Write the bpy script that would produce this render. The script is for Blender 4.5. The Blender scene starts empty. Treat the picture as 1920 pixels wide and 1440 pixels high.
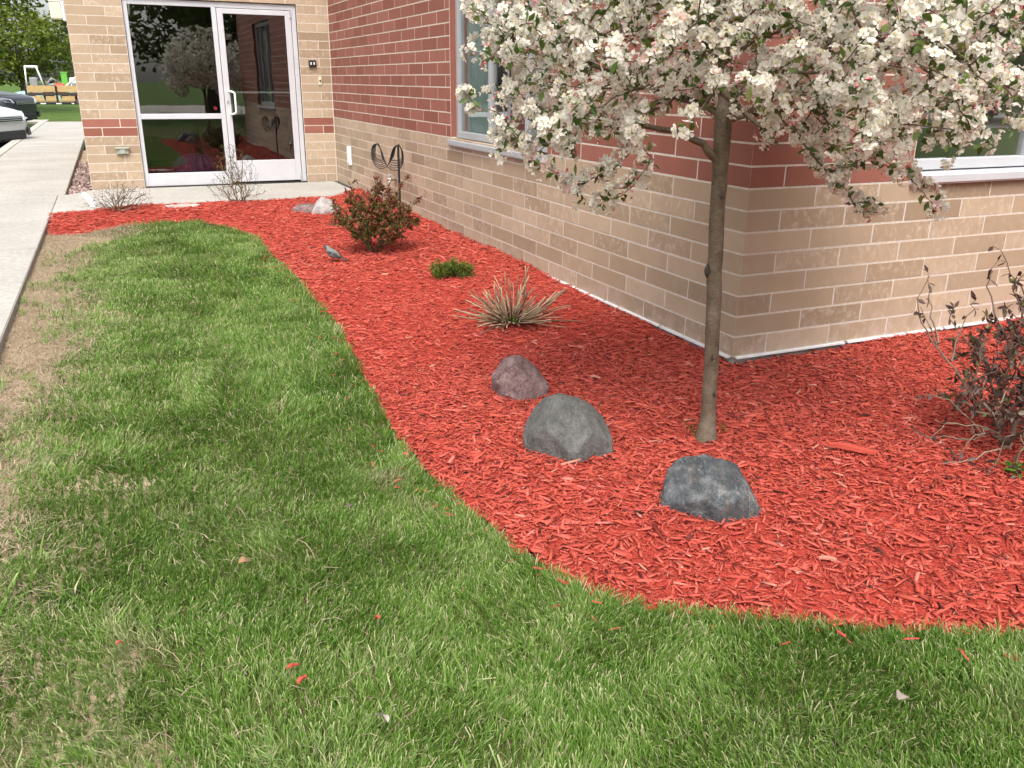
import bpy, bmesh, math, random
import numpy as np
from mathutils import Vector, Matrix, noise as mnoise

random.seed(7)
rng = np.random.default_rng(11)
scene = bpy.context.scene
C = scene.collection

# ------------------------------------------------------------------ camera
F_PX = 1598.67
YAW, PITCH, ROLL = -0.425904, 0.340839, 0.0106225
CAM = np.array([-2.6466, -3.2074, 1.2706])
_w = np.array([-math.sin(YAW)*math.cos(PITCH), math.cos(YAW)*math.cos(PITCH), -math.sin(PITCH)])
_r = np.array([math.cos(YAW), math.sin(YAW), 0.0])
_u = np.cross(_r, _w)
_r, _u = math.cos(ROLL)*_r+math.sin(ROLL)*_u, -math.sin(ROLL)*_r+math.cos(ROLL)*_u
cam_data = bpy.data.cameras.new('camera')
cam = bpy.data.objects.new('camera', cam_data)
C.objects.link(cam)
cam.matrix_world = Matrix(((_r[0], _u[0], -_w[0], CAM[0]), (_r[1], _u[1], -_w[1], CAM[1]),
                           (_r[2], _u[2], -_w[2], CAM[2]), (0, 0, 0, 1)))
cam_data.sensor_width = 36.0
cam_data.lens = F_PX/1920*36.0
cam_data.clip_start = 0.05
cam_data.clip_end = 2000
scene.camera = cam

# ------------------------------------------------------------------ light
SUN_EL, SUN_AZ = math.radians(56), math.radians(205)     # azimuth: direction towards the sun, from +Y clockwise
world = bpy.data.worlds.new('World')
scene.world = world
world.use_nodes = True
nt = world.node_tree
nt.nodes.clear()
sky = nt.nodes.new('ShaderNodeTexSky')
sky.sky_type = 'NISHITA'
sky.sun_disc = False
sky.sun_elevation = SUN_EL
sky.sun_rotation = SUN_AZ
sky.air_density = 1.0
sky.dust_density = 4.0
sky.ozone_density = 1.0
hs = nt.nodes.new('ShaderNodeHueSaturation')
hs.inputs['Saturation'].default_value = 0.30
bg = nt.nodes.new('ShaderNodeBackground')
bg.inputs['Strength'].default_value = 0.15
wo = nt.nodes.new('ShaderNodeOutputWorld')
nt.links.new(sky.outputs[0], hs.inputs['Color'])
nt.links.new(hs.outputs[0], bg.inputs['Color'])
nt.links.new(bg.outputs[0], wo.inputs['Surface'])
sun_d = bpy.data.lights.new('sun', 'SUN')
sun_d.energy = 1.5
sun_d.angle = math.radians(28)
sun_d.color = (1.0, 0.96, 0.90)
sun = bpy.data.objects.new('sun', sun_d)
C.objects.link(sun)
sdir = Vector((math.sin(SUN_AZ)*math.cos(SUN_EL), math.cos(SUN_AZ)*math.cos(SUN_EL), math.sin(SUN_EL)))
sun.rotation_euler = sdir.to_track_quat('Z', 'Y').to_euler()
scene.view_settings.view_transform = 'Standard'
scene.view_settings.look = 'None'
scene.view_settings.gamma = 1.0
scene.view_settings.exposure = 1.08
cy = scene.cycles
cy.max_bounces = 5; cy.diffuse_bounces = 2; cy.glossy_bounces = 3; cy.transmission_bounces = 2; cy.transparent_max_bounces = 8
cy.caustics_reflective = False; cy.caustics_refractive = False
cy.use_adaptive_sampling = True; cy.adaptive_threshold = 0.03
cy.use_denoising = True

# ------------------------------------------------------------------ helpers
L, W = 8.3165, 2.9583
RR = np.array([0.912, -0.410, 0.0]); RR /= np.linalg.norm(RR)      # picture-right on the ground
NN = np.array([0.410, 0.912, 0.0]); NN /= np.linalg.norm(NN)       # away from the camera on the ground

def project(P):
    d = np.asarray(P, float)-CAM
    z = d@_w
    return 960+F_PX*(d@_r)/z, 720-F_PX*(d@_u)/z, z

def tag(o, label=None, cat=None, group=None, kind=None):
    if label: o['label'] = label
    if cat: o['category'] = cat
    if group: o['group'] = group
    if kind: o['kind'] = kind
    return o

def link(name, me, mat=None, parent=None, smooth=False):
    o = bpy.data.objects.new(name, me)
    C.objects.link(o)
    if mat is not None and len(me.materials) == 0:
        me.materials.append(mat)
    if parent is not None:
        o.parent = parent
    if smooth:
        me.polygons.foreach_set('use_smooth', np.ones(len(me.polygons), bool))
    return o

def empty(name, loc=(0, 0, 0)):
    o = bpy.data.objects.new(name, None)
    o.empty_display_size = 0.1
    o.location = loc
    C.objects.link(o)
    return o

def np_mesh(name, V, faces, attrs=None):
    """V (n,3); faces: list of integer arrays (m,k); attrs: name -> per-vertex floats"""
    me = bpy.data.meshes.new(name)
    V = np.asarray(V, np.float32)
    me.vertices.add(len(V))
    me.vertices.foreach_set('co', V.ravel())
    loops = np.concatenate([np.asarray(f, np.int32).ravel() for f in faces])
    sizes = np.concatenate([np.full(len(f), np.asarray(f).shape[1], np.int32) for f in faces])
    starts = np.concatenate([[0], np.cumsum(sizes)[:-1]]).astype(np.int32)
    me.loops.add(len(loops))
    me.loops.foreach_set('vertex_index', loops)
    me.polygons.add(len(sizes))
    me.polygons.foreach_set('loop_start', starts)
    me.polygons.foreach_set('loop_total', sizes)
    me.update(calc_edges=True)
    if attrs:
        for k, v in attrs.items():
            a = me.attributes.new(k, 'FLOAT', 'POINT')
            a.data.foreach_set('value', np.asarray(v, np.float32))
    me.validate()
    return me

class MB:
    """small mesh builder"""
    def __init__(self):
        self.v, self.f = [], []
    def add(self, V, Fs):
        n = len(self.v)
        self.v += [tuple(map(float, p)) for p in V]
        self.f += [tuple(n+i for i in f) for f in Fs]
        return self
    def box(self, a, b, bevel=0.0):
        x0, y0, z0 = a; x1, y1, z1 = b
        if bevel <= 0:
            V = [(x0,y0,z0),(x1,y0,z0),(x1,y1,z0),(x0,y1,z0),(x0,y0,z1),(x1,y0,z1),(x1,y1,z1),(x0,y1,z1)]
            return self.add(V, [(0,3,2,1),(4,5,6,7),(0,1,5,4),(1,2,6,5),(2,3,7,6),(3,0,4,7)])
        bm = bmesh.new()
        bmesh.ops.create_cube(bm, size=1.0)
        for v in bm.verts:
            v.co = ((x0+x1)/2+v.co.x*(x1-x0), (y0+y1)/2+v.co.y*(y1-y0), (z0+z1)/2+v.co.z*(z1-z0))
        bmesh.ops.bevel(bm, geom=bm.edges[:], offset=bevel, segments=2, affect='EDGES', profile=0.5)
        bm.verts.index_update()
        self.add([v.co for v in bm.verts], [[v.index for v in f.verts] for f in bm.faces])
        bm.free()
        return self
    def tube(self, pts, rad, n=6, cap=True):
        pts = [Vector(p) for p in pts]
        if not hasattr(rad, '__len__'): rad = [rad]*len(pts)
        base = len(self.v)
        prev = None
        for i, p in enumerate(pts):
            t = (pts[min(i+1, len(pts)-1)]-pts[max(i-1, 0)])
            if t.length < 1e-9: t = Vector((0, 0, 1))
            t.normalize()
            if prev is None:
                prev = t.orthogonal().normalized()
            prev = (prev-t*prev.dot(t))
            if prev.length < 1e-6: prev = t.orthogonal()
            prev.normalize()
            b = t.cross(prev)
            for k in range(n):
                a = 2*math.pi*k/n
                q = p+(prev*math.cos(a)+b*math.sin(a))*rad[i]
                self.v.append((q.x, q.y, q.z))
        for i in range(len(pts)-1):
            for k in range(n):
                a = base+i*n+k; b2 = base+i*n+(k+1) % n
                self.f.append((a, b2, b2+n, a+n))
        if cap:
            self.f.append(tuple(base+k for k in reversed(range(n))))
            self.f.append(tuple(base+(len(pts)-1)*n+k for k in range(n)))
        return self
    def build(self, name, mat, parent=None, smooth=False):
        me = bpy.data.meshes.new(name)
        me.from_pydata(self.v, [], self.f)
        me.update()
        return link(name, me, mat, parent, smooth)

# ------------------------------------------------------------------ materials
def new_mat(name):
    m = bpy.data.materials.new(name)
    m.use_nodes = True
    t = m.node_tree
    bs = t.nodes['Principled BSDF']
    return m, t, bs

def N(t, typ, **kw):
    n = t.nodes.new(typ)
    for k, v in kw.items():
        if k in n.inputs: n.inputs[k].default_value = v
        else: setattr(n, k, v)
    return n

def ramp(t, stops, fac=None, mode='LINEAR'):
    r = t.nodes.new('ShaderNodeValToRGB')
    r.color_ramp.interpolation = mode
    e = r.color_ramp.elements
    while len(e) < len(stops): e.new(0.5)
    for i, (p, c) in enumerate(stops):
        e[i].position = p
        e[i].color = (c[0], c[1], c[2], 1) if hasattr(c, '__len__') else (c, c, c, 1)
    if fac is not None: t.links.new(fac, r.inputs[0])
    return r

def mixc(t, fac, a, b, mode='MIX'):
    m = t.nodes.new('ShaderNodeMix')
    m.data_type = 'RGBA'
    m.blend_type = mode
    for s, v in ((0, fac), (6, a), (7, b)):
        if isinstance(v, (int, float)): m.inputs[s].default_value = v
        elif isinstance(v, tuple): m.inputs[s].default_value = (v[0], v[1], v[2], 1)
        else: t.links.new(v, m.inputs[s])
    return m.outputs[2]

def math_n(t, op, a, b=None, clamp=False):
    m = t.nodes.new('ShaderNodeMath')
    m.operation = op
    m.use_clamp = clamp
    for i, v in enumerate((a, b)):
        if v is None: continue
        if isinstance(v, (int, float)): m.inputs[i].default_value = v
        else: t.links.new(v, m.inputs[i])
    return m.outputs[0]

def noise_n(t, scale, detail=4, rough=0.55, vec=None, dist=0.0):
    n = t.nodes.new('ShaderNodeTexNoise')
    n.inputs['Scale'].default_value = scale
    n.inputs['Detail'].default_value = detail
    n.inputs['Roughness'].default_value = rough
    n.inputs['Distortion'].default_value = dist
    if vec is not None: t.links.new(vec, n.inputs['Vector'])
    return n.outputs['Fac']

def pos_n(t):
    return t.nodes.new('ShaderNodeNewGeometry').outputs['Position']

def bump(t, bs, height, strength=0.3, dist=0.01):
    b = t.nodes.new('ShaderNodeBump')
    b.inputs['Strength'].default_value = strength
    b.inputs['Distance'].default_value = dist
    t.links.new(height, b.inputs['Height'])
    t.links.new(b.outputs[0], bs.inputs['Normal'])

def simple(name, col, rough=0.6, metal=0.0, var=0.12, scale=30.0, bmp=0.0, spec=0.5, obj=False):
    m, t, bs = new_mat(name)
    vec = t.nodes.new('ShaderNodeTexCoord').outputs['Object'] if obj else pos_n(t)
    n = noise_n(t, scale, 5, 0.6, vec)
    lo = tuple(c*(1-var) for c in col); hi = tuple(min(1, c*(1+var)) for c in col)
    r = ramp(t, [(0.3, lo), (0.7, hi)], n)
    t.links.new(r.outputs[0], bs.inputs['Base Color'])
    bs.inputs['Roughness'].default_value = rough
    bs.inputs['Metallic'].default_value = metal
    bs.inputs['Specular IOR Level'].default_value = spec
    if bmp: bump(t, bs, n, bmp, 0.004)
    return m

def brick_mat(name, cols, mottled):
    m, t, bs = new_mat(name)
    g = t.nodes.new('ShaderNodeNewGeometry')
    oi = t.nodes.new('ShaderNodeObjectInfo')
    rnd = math_n(t, 'FRACT', math_n(t, 'ADD', math_n(t, 'MULTIPLY', g.outputs['Random Per Island'], 7.31), oi.outputs['Random']))
    base = ramp(t, cols, rnd).outputs[0]
    big = noise_n(t, 7, 3, 0.5, g.outputs['Position'])
    fine = noise_n(t, 260, 4, 0.7, g.outputs['Position'])
    base = mixc(t, math_n(t, 'MULTIPLY', math_n(t, 'SUBTRACT', big, 0.35, True), 0.5), base, tuple(0.72*c for c in cols[0][1]))
    base = mixc(t, 0.10, base, ramp(t, [(0.3, 0.0), (0.7, 1.0)], fine).outputs[0], 'OVERLAY')
    if mottled:
        # pale lime bloom in patches on some bricks
        rnd2 = math_n(t, 'FRACT', math_n(t, 'MULTIPLY', rnd, 13.7))
        amt = ramp(t, [(0.30, 0.05), (0.75, 1.0)], rnd2).outputs[0]
        sp = t.nodes.new('ShaderNodeMapping'); sp.inputs['Scale'].default_value = (1, 1, 0.7)
        t.links.new(g.outputs['Position'], sp.inputs['Vector'])
        bl = noise_n(t, 28, 8, 0.72, sp.outputs[0], 0.6)
        blm = ramp(t, [(0.50, 0.0), (0.64, 0.75), (0.75, 1.0)], bl).outputs[0]
        fac = math_n(t, 'MULTIPLY', math_n(t, 'MULTIPLY', blm, amt), 0.85)
        base = mixc(t, fac, base, (0.58, 0.47, 0.37))
        sepz = t.nodes.new('ShaderNodeSeparateXYZ')
        t.links.new(g.outputs['Position'], sepz.inputs[0])
        low = ramp(t, [(0.0, 1.0), (0.16, 0.0)], sepz.outputs['Z']).outputs[0]
        st = ramp(t, [(0.42, 0.0), (0.62, 1.0)], noise_n(t, 9, 5, 0.65, g.outputs['Position'])).outputs[0]
        base = mixc(t, math_n(t, 'MULTIPLY', math_n(t, 'MULTIPLY', low, st), 0.6), base, (0.50, 0.38, 0.32))
        bump(t, bs, math_n(t, 'ADD', fine, math_n(t, 'MULTIPLY', bl, 0.6)), 0.25, 0.003)
    else:
        mp = t.nodes.new('ShaderNodeMapping'); mp.inputs['Scale'].default_value = (1, 1, 6)
        t.links.new(g.outputs['Position'], mp.inputs['Vector'])
        ln = noise_n(t, 60, 4, 0.6, mp.outputs[0])
        bump(t, bs, math_n(t, 'ADD', math_n(t, 'MULTIPLY', fine, 0.6), ln), 0.2, 0.003)
    t.links.new(base, bs.inputs['Base Color'])
    bs.inputs['Roughness'].default_value = 0.88
    bs.inputs['Specular IOR Level'].default_value = 0.25
    return m

M = {}
M['tan'] = brick_mat('tan_brick', [(0.0, (0.305, 0.222, 0.148)), (0.5, (0.385, 0.286, 0.194)), (1.0, (0.465, 0.355, 0.252))], True)
M['red'] = brick_mat('red_brick', [(0.0, (0.225, 0.082, 0.057)), (0.5, (0.265, 0.101, 0.072)), (1.0, (0.305, 0.121, 0.089))], False)
M['mortar'] = simple('mortar', (0.56, 0.50, 0.43), 0.95, 0, 0.15, 40, 0.3, 0.2)
M['foundation'] = simple('foundation_concrete', (0.36, 0.31, 0.28), 0.95, 0, 0.25, 18, 0.4, 0.2)
M['white_trim'] = simple('white_drip_strip', (0.74, 0.74, 0.74), 0.45, 0, 0.12, 14)
M['alu'] = simple('anodised_aluminium', (0.60, 0.60, 0.63), 0.42, 0.25, 0.05, 6)
M['alu_dark'] = simple('dull_aluminium', (0.42, 0.43, 0.45), 0.45, 0.3, 0.06, 8)
M['black'] = simple('black_paint', (0.012, 0.012, 0.013), 0.45, 0, 0.2, 60)
M['dark_gap'] = simple('dark_seal', (0.03, 0.025, 0.022), 0.8, 0, 0.2, 40)
M['white_plastic'] = simple('white_plastic', (0.80, 0.79, 0.77), 0.4, 0, 0.04, 30)
M['cream_plastic'] = simple('cream_plastic', (0.66, 0.61, 0.46), 0.4, 0, 0.06, 30)
M['grey_plastic'] = simple('grey_green_plastic', (0.33, 0.34, 0.28), 0.5, 0, 0.1, 30)
M['brass'] = simple('weathered_brass', (0.42, 0.36, 0.28), 0.4, 0.7, 0.2, 80)
M['plaster'] = simple('interior_plaster', (0.42, 0.36, 0.29), 0.9, 0, 0.05, 4)
M['carpet'] = simple('dark_carpet', (0.05, 0.035, 0.032), 0.95, 0, 0.2, 90)
M['curtain'] = simple('teal_curtain', (0.36, 0.45, 0.44), 0.85, 0, 0.15, 9)
M['purple'] = simple('purple_cloth', (0.075, 0.04, 0.13), 0.8, 0, 0.25, 30)
M['red_sticker'] = simple('red_sticker', (0.16, 0.006, 0.012), 0.4, 0, 0.05, 30)

def concrete_mat(name, col):
    m, t, bs = new_mat(name)
    P = pos_n(t)
    a = noise_n(t, 1.3, 5, 0.6, P)
    b = noise_n(t, 22, 6, 0.7, P)
    c = noise_n(t, 190, 3, 0.7, P)
    base = ramp(t, [(0.3, tuple(k*0.86 for k in col)), (0.7, tuple(k*1.08 for k in col))], a).outputs[0]
    base = mixc(t, 0.25, base, ramp(t, [(0.35, 0.15), (0.65, 0.85)], b).outputs[0], 'OVERLAY')
    sp = ramp(t, [(0.30, 1.0), (0.36, 0.0)], c).outputs[0]
    base = mixc(t, math_n(t, 'MULTIPLY', sp, 0.3), base, tuple(k*0.5 for k in col))
    oi = t.nodes.new('ShaderNodeObjectInfo')
    base = mixc(t, math_n(t, 'MULTIPLY', oi.outputs['Random'], 0.18), base, tuple(k*0.8 for k in col))
    t.links.new(base, bs.inputs['Base Color'])
    bs.inputs['Roughness'].default_value = 0.92
    bs.inputs['Specular IOR Level'].default_value = 0.2
    bump(t, bs, c, 0.25, 0.003)
    return m
M['concrete'] = concrete_mat('pale_concrete', (0.385, 0.365, 0.33))
M['kerb'] = concrete_mat('kerb_concrete', (0.45, 0.41, 0.36))
M['asphalt'] = concrete_mat('asphalt', (0.055, 0.052, 0.05))
M['road'] = concrete_mat('road_concrete', (0.42, 0.39, 0.34))

def glass_mat(name, tint, refl=1.0):
    m, t, bs = new_mat(name)
    t.nodes.remove(bs)
    out = [n for n in t.nodes if n.type == 'OUTPUT_MATERIAL'][0]
    tr = N(t, 'ShaderNodeBsdfTransparent'); tr.inputs[0].default_value = (*tint, 1)
    gl = N(t, 'ShaderNodeBsdfGlossy'); gl.inputs['Roughness'].default_value = 0.0
    gl.inputs['Color'].default_value = (refl, refl, refl, 1)
    # Schlick reflectance from the viewing angle, the same from both sides of the sheet
    ge = t.nodes.new('ShaderNodeNewGeometry')
    dt = t.nodes.new('ShaderNodeVectorMath'); dt.operation = 'DOT_PRODUCT'
    t.links.new(ge.outputs['Incoming'], dt.inputs[0]); t.links.new(ge.outputs['Normal'], dt.inputs[1])
    cs = math_n(t, 'SUBTRACT', 1.0, math_n(t, 'ABSOLUTE', dt.outputs['Value']), True)
    frn = math_n(t, 'ADD', math_n(t, 'MULTIPLY', math_n(t, 'POWER', cs, 5.0), 0.86), 0.13)
    # very slight waviness of the float glass
    n1 = noise_n(t, 2.2, 2, 0.5, pos_n(t))
    bp = N(t, 'ShaderNodeBump'); bp.inputs['Strength'].default_value = 0.016; bp.inputs['Distance'].default_value = 0.05
    t.links.new(n1, bp.inputs['Height'])
    t.links.new(bp.outputs[0], gl.inputs['Normal'])
    mx = N(t, 'ShaderNodeMixShader')
    t.links.new(frn, mx.inputs[0]); t.links.new(tr.outputs[0], mx.inputs[1]); t.links.new(gl.outputs[0], mx.inputs[2])
    t.links.new(mx.outputs[0], out.inputs['Surface'])
    return m
M['glass'] = glass_mat('tinted_glass', (0.66, 0.68, 0.66))
M['glass_clear'] = glass_mat('window_glass', (0.85, 0.88, 0.87))

def tint_mat(name, stops, rough=0.85, attr='tint', bscale=200, bstr=0.2, transl=0.0, spec=0.25, extra=0.0):
    """colour from a per-piece float attribute"""
    m, t, bs = new_mat(name)
    a = N(t, 'ShaderNodeAttribute'); a.attribute_name = attr
    col = ramp(t, stops, a.outputs['Fac']).outputs[0]
    n = noise_n(t, bscale, 3, 0.6, pos_n(t))
    if extra: col = mixc(t, extra, col, ramp(t, [(0.3, 0.1), (0.7, 0.9)], n).outputs[0], 'OVERLAY')
    t.links.new(col, bs.inputs['Base Color'])
    bs.inputs['Roughness'].default_value = rough
    bs.inputs['Specular IOR Level'].default_value = spec
    if bstr: bump(t, bs, n, bstr, 0.002)
    if transl:
        out = [k for k in t.nodes if k.type == 'OUTPUT_MATERIAL'][0]
        tl = N(t, 'ShaderNodeBsdfTranslucent')
        t.links.new(col, tl.inputs['Color'])
        mx = N(t, 'ShaderNodeMixShader'); mx.inputs[0].default_value = transl
        t.links.new(bs.outputs[0], mx.inputs[1]); t.links.new(tl.outputs[0], mx.inputs[2])
        t.links.new(mx.outputs[0], out.inputs['Surface'])
    return m
M['chip'] = tint_mat('dyed_red_wood', [(0.0, (0.035, 0.018, 0.013)), (0.035, (0.13, 0.022, 0.016)), (0.3, (0.34, 0.044, 0.029)), (0.65, (0.47, 0.080, 0.053)),
                                      (0.94, (0.53, 0.130, 0.100)), (0.985, (0.48, 0.24, 0.17)), (1.0, (0.44, 0.33, 0.24))], 0.85, bscale=300, bstr=0.3, extra=0.2)
M['petal'] = tint_mat('blossom_petal', [(0.0, (0.88, 0.84, 0.74)), (0.6, (0.90, 0.87, 0.79)), (0.85, (0.87, 0.78, 0.71)), (1.0, (0.80, 0.50, 0.47))], 0.6, bstr=0, transl=0.5)
M['stamen'] = simple('stamen_yellow', (0.55, 0.42, 0.10), 0.7)
M['bud'] = tint_mat('pink_bud', [(0.0, (0.50, 0.06, 0.09)), (1.0, (0.75, 0.33, 0.33))], 0.6, bstr=0, transl=0.1)
M['apple_leaf'] = tint_mat('apple_leaf', [(0.0, (0.05, 0.095, 0.018)), (0.6, (0.10, 0.16, 0.03)), (1.0, (0.20, 0.23, 0.05))], 0.5, bstr=0, transl=0.3, spec=0.4)
M['maple_leaf'] = tint_mat('maple_leaf', [(0.0, (0.06, 0.10, 0.012)), (0.5, (0.12, 0.17, 0.02)), (1.0, (0.22, 0.25, 0.035))], 0.6, bstr=0, transl=0.35)
M['dark_leaf'] = tint_mat('dark_leaf', [(0.0, (0.05, 0.075, 0.018)), (1.0, (0.15, 0.19, 0.045))], 0.6, bstr=0, transl=0.25)
M['shrub_leaf'] = tint_mat('red_tipped_leaf', [(0.0, (0.075, 0.13, 0.022)), (0.35, (0.12, 0.145, 0.030)), (0.52, (0.17, 0.105, 0.040)), (0.75, (0.20, 0.050, 0.034)), (1.0, (0.15, 0.018, 0.022))], 0.5, bstr=0, transl=0.25)
M['purple_leaf'] = tint_mat('purple_leaf', [(0.0, (0.050, 0.026, 0.021)), (0.5, (0.105, 0.058, 0.046)), (0.8, (0.155, 0.105, 0.075)), (1.0, (0.12, 0.14, 0.045))], 0.5, bstr=0, transl=0.15, spec=0.4)
M['green_leaf'] = tint_mat('fresh_leaf', [(0.0, (0.055, 0.11, 0.015)), (1.0, (0.16, 0.24, 0.035))], 0.5, bstr=0, transl=0.3)
M['twig'] = tint_mat('twig_bark', [(0.0, (0.065, 0.042, 0.030)), (0.6, (0.15, 0.105, 0.075)), (1.0, (0.27, 0.20, 0.145))], 0.9, bscale=90, bstr=0.3, extra=0.2)
M['stalk'] = tint_mat('dead_stalk', [(0.0, (0.09, 0.06, 0.04)), (0.35, (0.25, 0.175, 0.11)), (1.0, (0.45, 0.345, 0.225))], 0.85, bscale=60, bstr=0.3, extra=0.3)
M['pebble'] = tint_mat('river_pebble', [(0.0, (0.10, 0.065, 0.055)), (0.5, (0.25, 0.17, 0.15)), (0.85, (0.38, 0.28, 0.25)), (1.0, (0.6, 0.55, 0.5))], 0.7, bscale=60, bstr=0.2, extra=0.3)

def bark_mat():
    m, t, bs = new_mat('crabapple_bark')
    tc = t.nodes.new('ShaderNodeTexCoord')
    P = pos_n(t)
    n1 = noise_n(t, 14, 5, 0.6, P)
    mp = t.nodes.new('ShaderNodeMapping'); mp.inputs['Scale'].default_value = (1, 1, 3.0)
    t.links.new(P, mp.inputs['Vector'])
    n2 = noise_n(t, 60, 5, 0.65, mp.outputs[0])
    base = ramp(t, [(0.25, (0.066, 0.045, 0.025)), (0.5, (0.120, 0.086, 0.054)), (0.75, (0.190, 0.152, 0.115))], n1).outputs[0]
    base = mixc(t, 0.35, base, ramp(t, [(0.35, 0.1), (0.65, 0.9)], n2).outputs[0], 'OVERLAY')
    sp = t.nodes.new('ShaderNodeTexVoronoi'); sp.inputs['Scale'].default_value = 55
    t.links.new(mp.outputs[0], sp.inputs['Vector'])
    len_ = ramp(t, [(0.10, 1.0), (0.17, 0.0)], sp.outputs['Distance']).outputs[0]
    base = mixc(t, math_n(t, 'MULTIPLY', len_, 0.6), base, (0.22, 0.185, 0.14))
    pat = ramp(t, [(0.60, 0.0), (0.68, 1.0)], noise_n(t, 9, 4, 0.6, P)).outputs[0]
    base = mixc(t, math_n(t, 'MULTIPLY', pat, 0.5), base, (0.19, 0.17, 0.15))
    t.links.new(base, bs.inputs['Base Color'])
    bs.inputs['Roughness'].default_value = 0.75
    bump(t, bs, math_n(t, 'ADD', n2, n1), 0.5, 0.006)
    return m
M['bark'] = bark_mat()
M['maple_bark'] = simple('maple_bark', (0.055, 0.042, 0.032), 0.95, 0, 0.4, 18, 0.6)

def rock_mat(name, cols, speck, speck_amt, veins=None, scale=14):
    m, t, bs = new_mat(name)
    P = t.nodes.new('ShaderNodeTexCoord').outputs['Object']
    n1 = noise_n(t, scale, 7, 0.65, P)
    n2 = noise_n(t, 170, 4, 0.7, P)
    n3 = noise_n(t, 60, 5, 0.7, P, 0.5)
    base = ramp(t, [(0.3, cols[0]), (0.5, cols[1]), (0.7, cols[2])], n1).outputs[0]
    base = mixc(t, 0.35, base, ramp(t, [(0.35, 0.1), (0.65, 0.9)], n3).outputs[0], 'OVERLAY')
    s = ramp(t, [(0.56, 0.0), (0.66, 1.0)], n2).outputs[0]
    base = mixc(t, math_n(t, 'MULTIPLY', s, speck_amt), base, speck)
    d = ramp(t, [(0.34, 1.0), (0.42, 0.0)], n2).outputs[0]
    base = mixc(t, math_n(t, 'MULTIPLY', d, speck_amt*0.8), base, tuple(c*0.4 for c in cols[0]))
    if veins:
        for (vc, sc, width, rot, amt) in veins:
            mp = t.nodes.new('ShaderNodeMapping'); mp.inputs['Rotation'].default_value = rot
            mp.inputs['Scale'].default_value = sc
            t.links.new(P, mp.inputs['Vector'])
            vn = noise_n(t, 4.0, 7, 0.6, mp.outputs[0], 0.7)
            lo = ramp(t, [(0.5-width, 0.0), (0.5, 1.0), (0.5+width, 0.0)], vn).outputs[0]
            br = ramp(t, [(0.40, 0.0), (0.60, 1.0)], noise_n(t, 11, 4, 0.6, P)).outputs[0]
            base = mixc(t, math_n(t, 'MULTIPLY', math_n(t, 'MULTIPLY', lo, br), amt), base, vc)
    t.links.new(base, bs.inputs['Base Color'])
    bs.inputs['Roughness'].default_value = 0.8
    bs.inputs['Specular IOR Level'].default_value = 0.35
    bump(t, bs, math_n(t, 'ADD', math_n(t, 'MULTIPLY', n2, 0.8), n3), 0.85, 0.007)
    return m
M['rock_grey'] = rock_mat('grey_boulder', [(0.070, 0.070, 0.065), (0.108, 0.107, 0.100), (0.155, 0.153, 0.145)], (0.25, 0.245, 0.23), 0.45, None, 9)
M['rock_pink'] = rock_mat('pink_granite', [(0.10, 0.062, 0.062), (0.175, 0.112, 0.110), (0.26, 0.185, 0.178)], (0.42, 0.33, 0.31), 0.6)
M['rock_dark'] = rock_mat('blue_black_rock', [(0.030, 0.034, 0.037), (0.070, 0.077, 0.081), (0.160, 0.172, 0.178)], (0.27, 0.28, 0.285), 0.4,
                          [((0.27, 0.155, 0.075), (2.6, 0.5, 0.5), 0.014, (0.0, 0.15, 0.0), 0.6), ((0.45, 0.44, 0.42), (1.5, 0.8, 0.9), 0.009, (0.4, 0.9, 0.5), 0.55)], 20)
M['rock_white'] = rock_mat('pale_granite', [(0.27, 0.245, 0.235), (0.38, 0.355, 0.34), (0.50, 0.475, 0.455)], (0.16, 0.14, 0.14), 0.5)
M['rock_flat'] = rock_mat('flat_grey_stone', [(0.30, 0.27, 0.25), (0.42, 0.39, 0.36), (0.5, 0.47, 0.44)], (0.6, 0.55, 0.5), 0.4)

def grass_mat(name, dry=False):
    m, t, bs = new_mat(name)
    tone = N(t, 'ShaderNodeAttribute'); tone.attribute_name = 'tone'
    dr = N(t, 'ShaderNodeAttribute'); dr.attribute_name = 'dry'
    h = N(t, 'ShaderNodeAttribute'); h.attribute_name = 'along'
    b = N(t, 'ShaderNodeAttribute'); b.attribute_name = 'blade'
    g = ramp(t, [(0.0, (0.056, 0.136, 0.013)), (0.35, (0.104, 0.212, 0.025)), (0.65, (0.170, 0.284, 0.052)), (1.0, (0.275, 0.375, 0.165))],
             math_n(t, 'ADD', math_n(t, 'MULTIPLY', tone.outputs['Fac'], 0.65), math_n(t, 'MULTIPLY', b.outputs['Fac'], 0.38), True)).outputs[0]
    # mown tips bleach to pale straw on some blades
    tip = math_n(t, 'MULTIPLY', ramp(t, [(0.66, 0.0), (1.0, 1.0)], h.outputs['Fac']).outputs[0], ramp(t, [(0.40, 0.0), (0.75, 0.85)], b.outputs['Fac']).outputs[0])
    g = mixc(t, tip, g, (0.56, 0.54, 0.30))
    straw = ramp(t, [(0.0, (0.27, 0.19, 0.12)), (1.0, (0.62, 0.51, 0.36))], b.outputs['Fac']).outputs[0]
    dead = math_n(t, 'ADD', dr.outputs['Fac'], math_n(t, 'MULTIPLY', math_n(t, 'GREATER_THAN', b.outputs['Fac'], 0.972), 0.8), True)
    g = mixc(t, dead, g, straw)
    t.links.new(g, bs.inputs['Base Color'])
    bs.inputs['Roughness'].default_value = 0.55
    bs.inputs['Specular IOR Level'].default_value = 0.2
    out = [k for k in t.nodes if k.type == 'OUTPUT_MATERIAL'][0]
    tl = N(t, 'ShaderNodeBsdfTranslucent'); t.links.new(g, tl.inputs['Color'])
    mx = N(t, 'ShaderNodeMixShader'); mx.inputs[0].default_value = 0.3
    t.links.new(bs.outputs[0], mx.inputs[1]); t.links.new(tl.outputs[0], mx.inputs[2])
    t.links.new(mx.outputs[0], out.inputs['Surface'])
    return m
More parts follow.
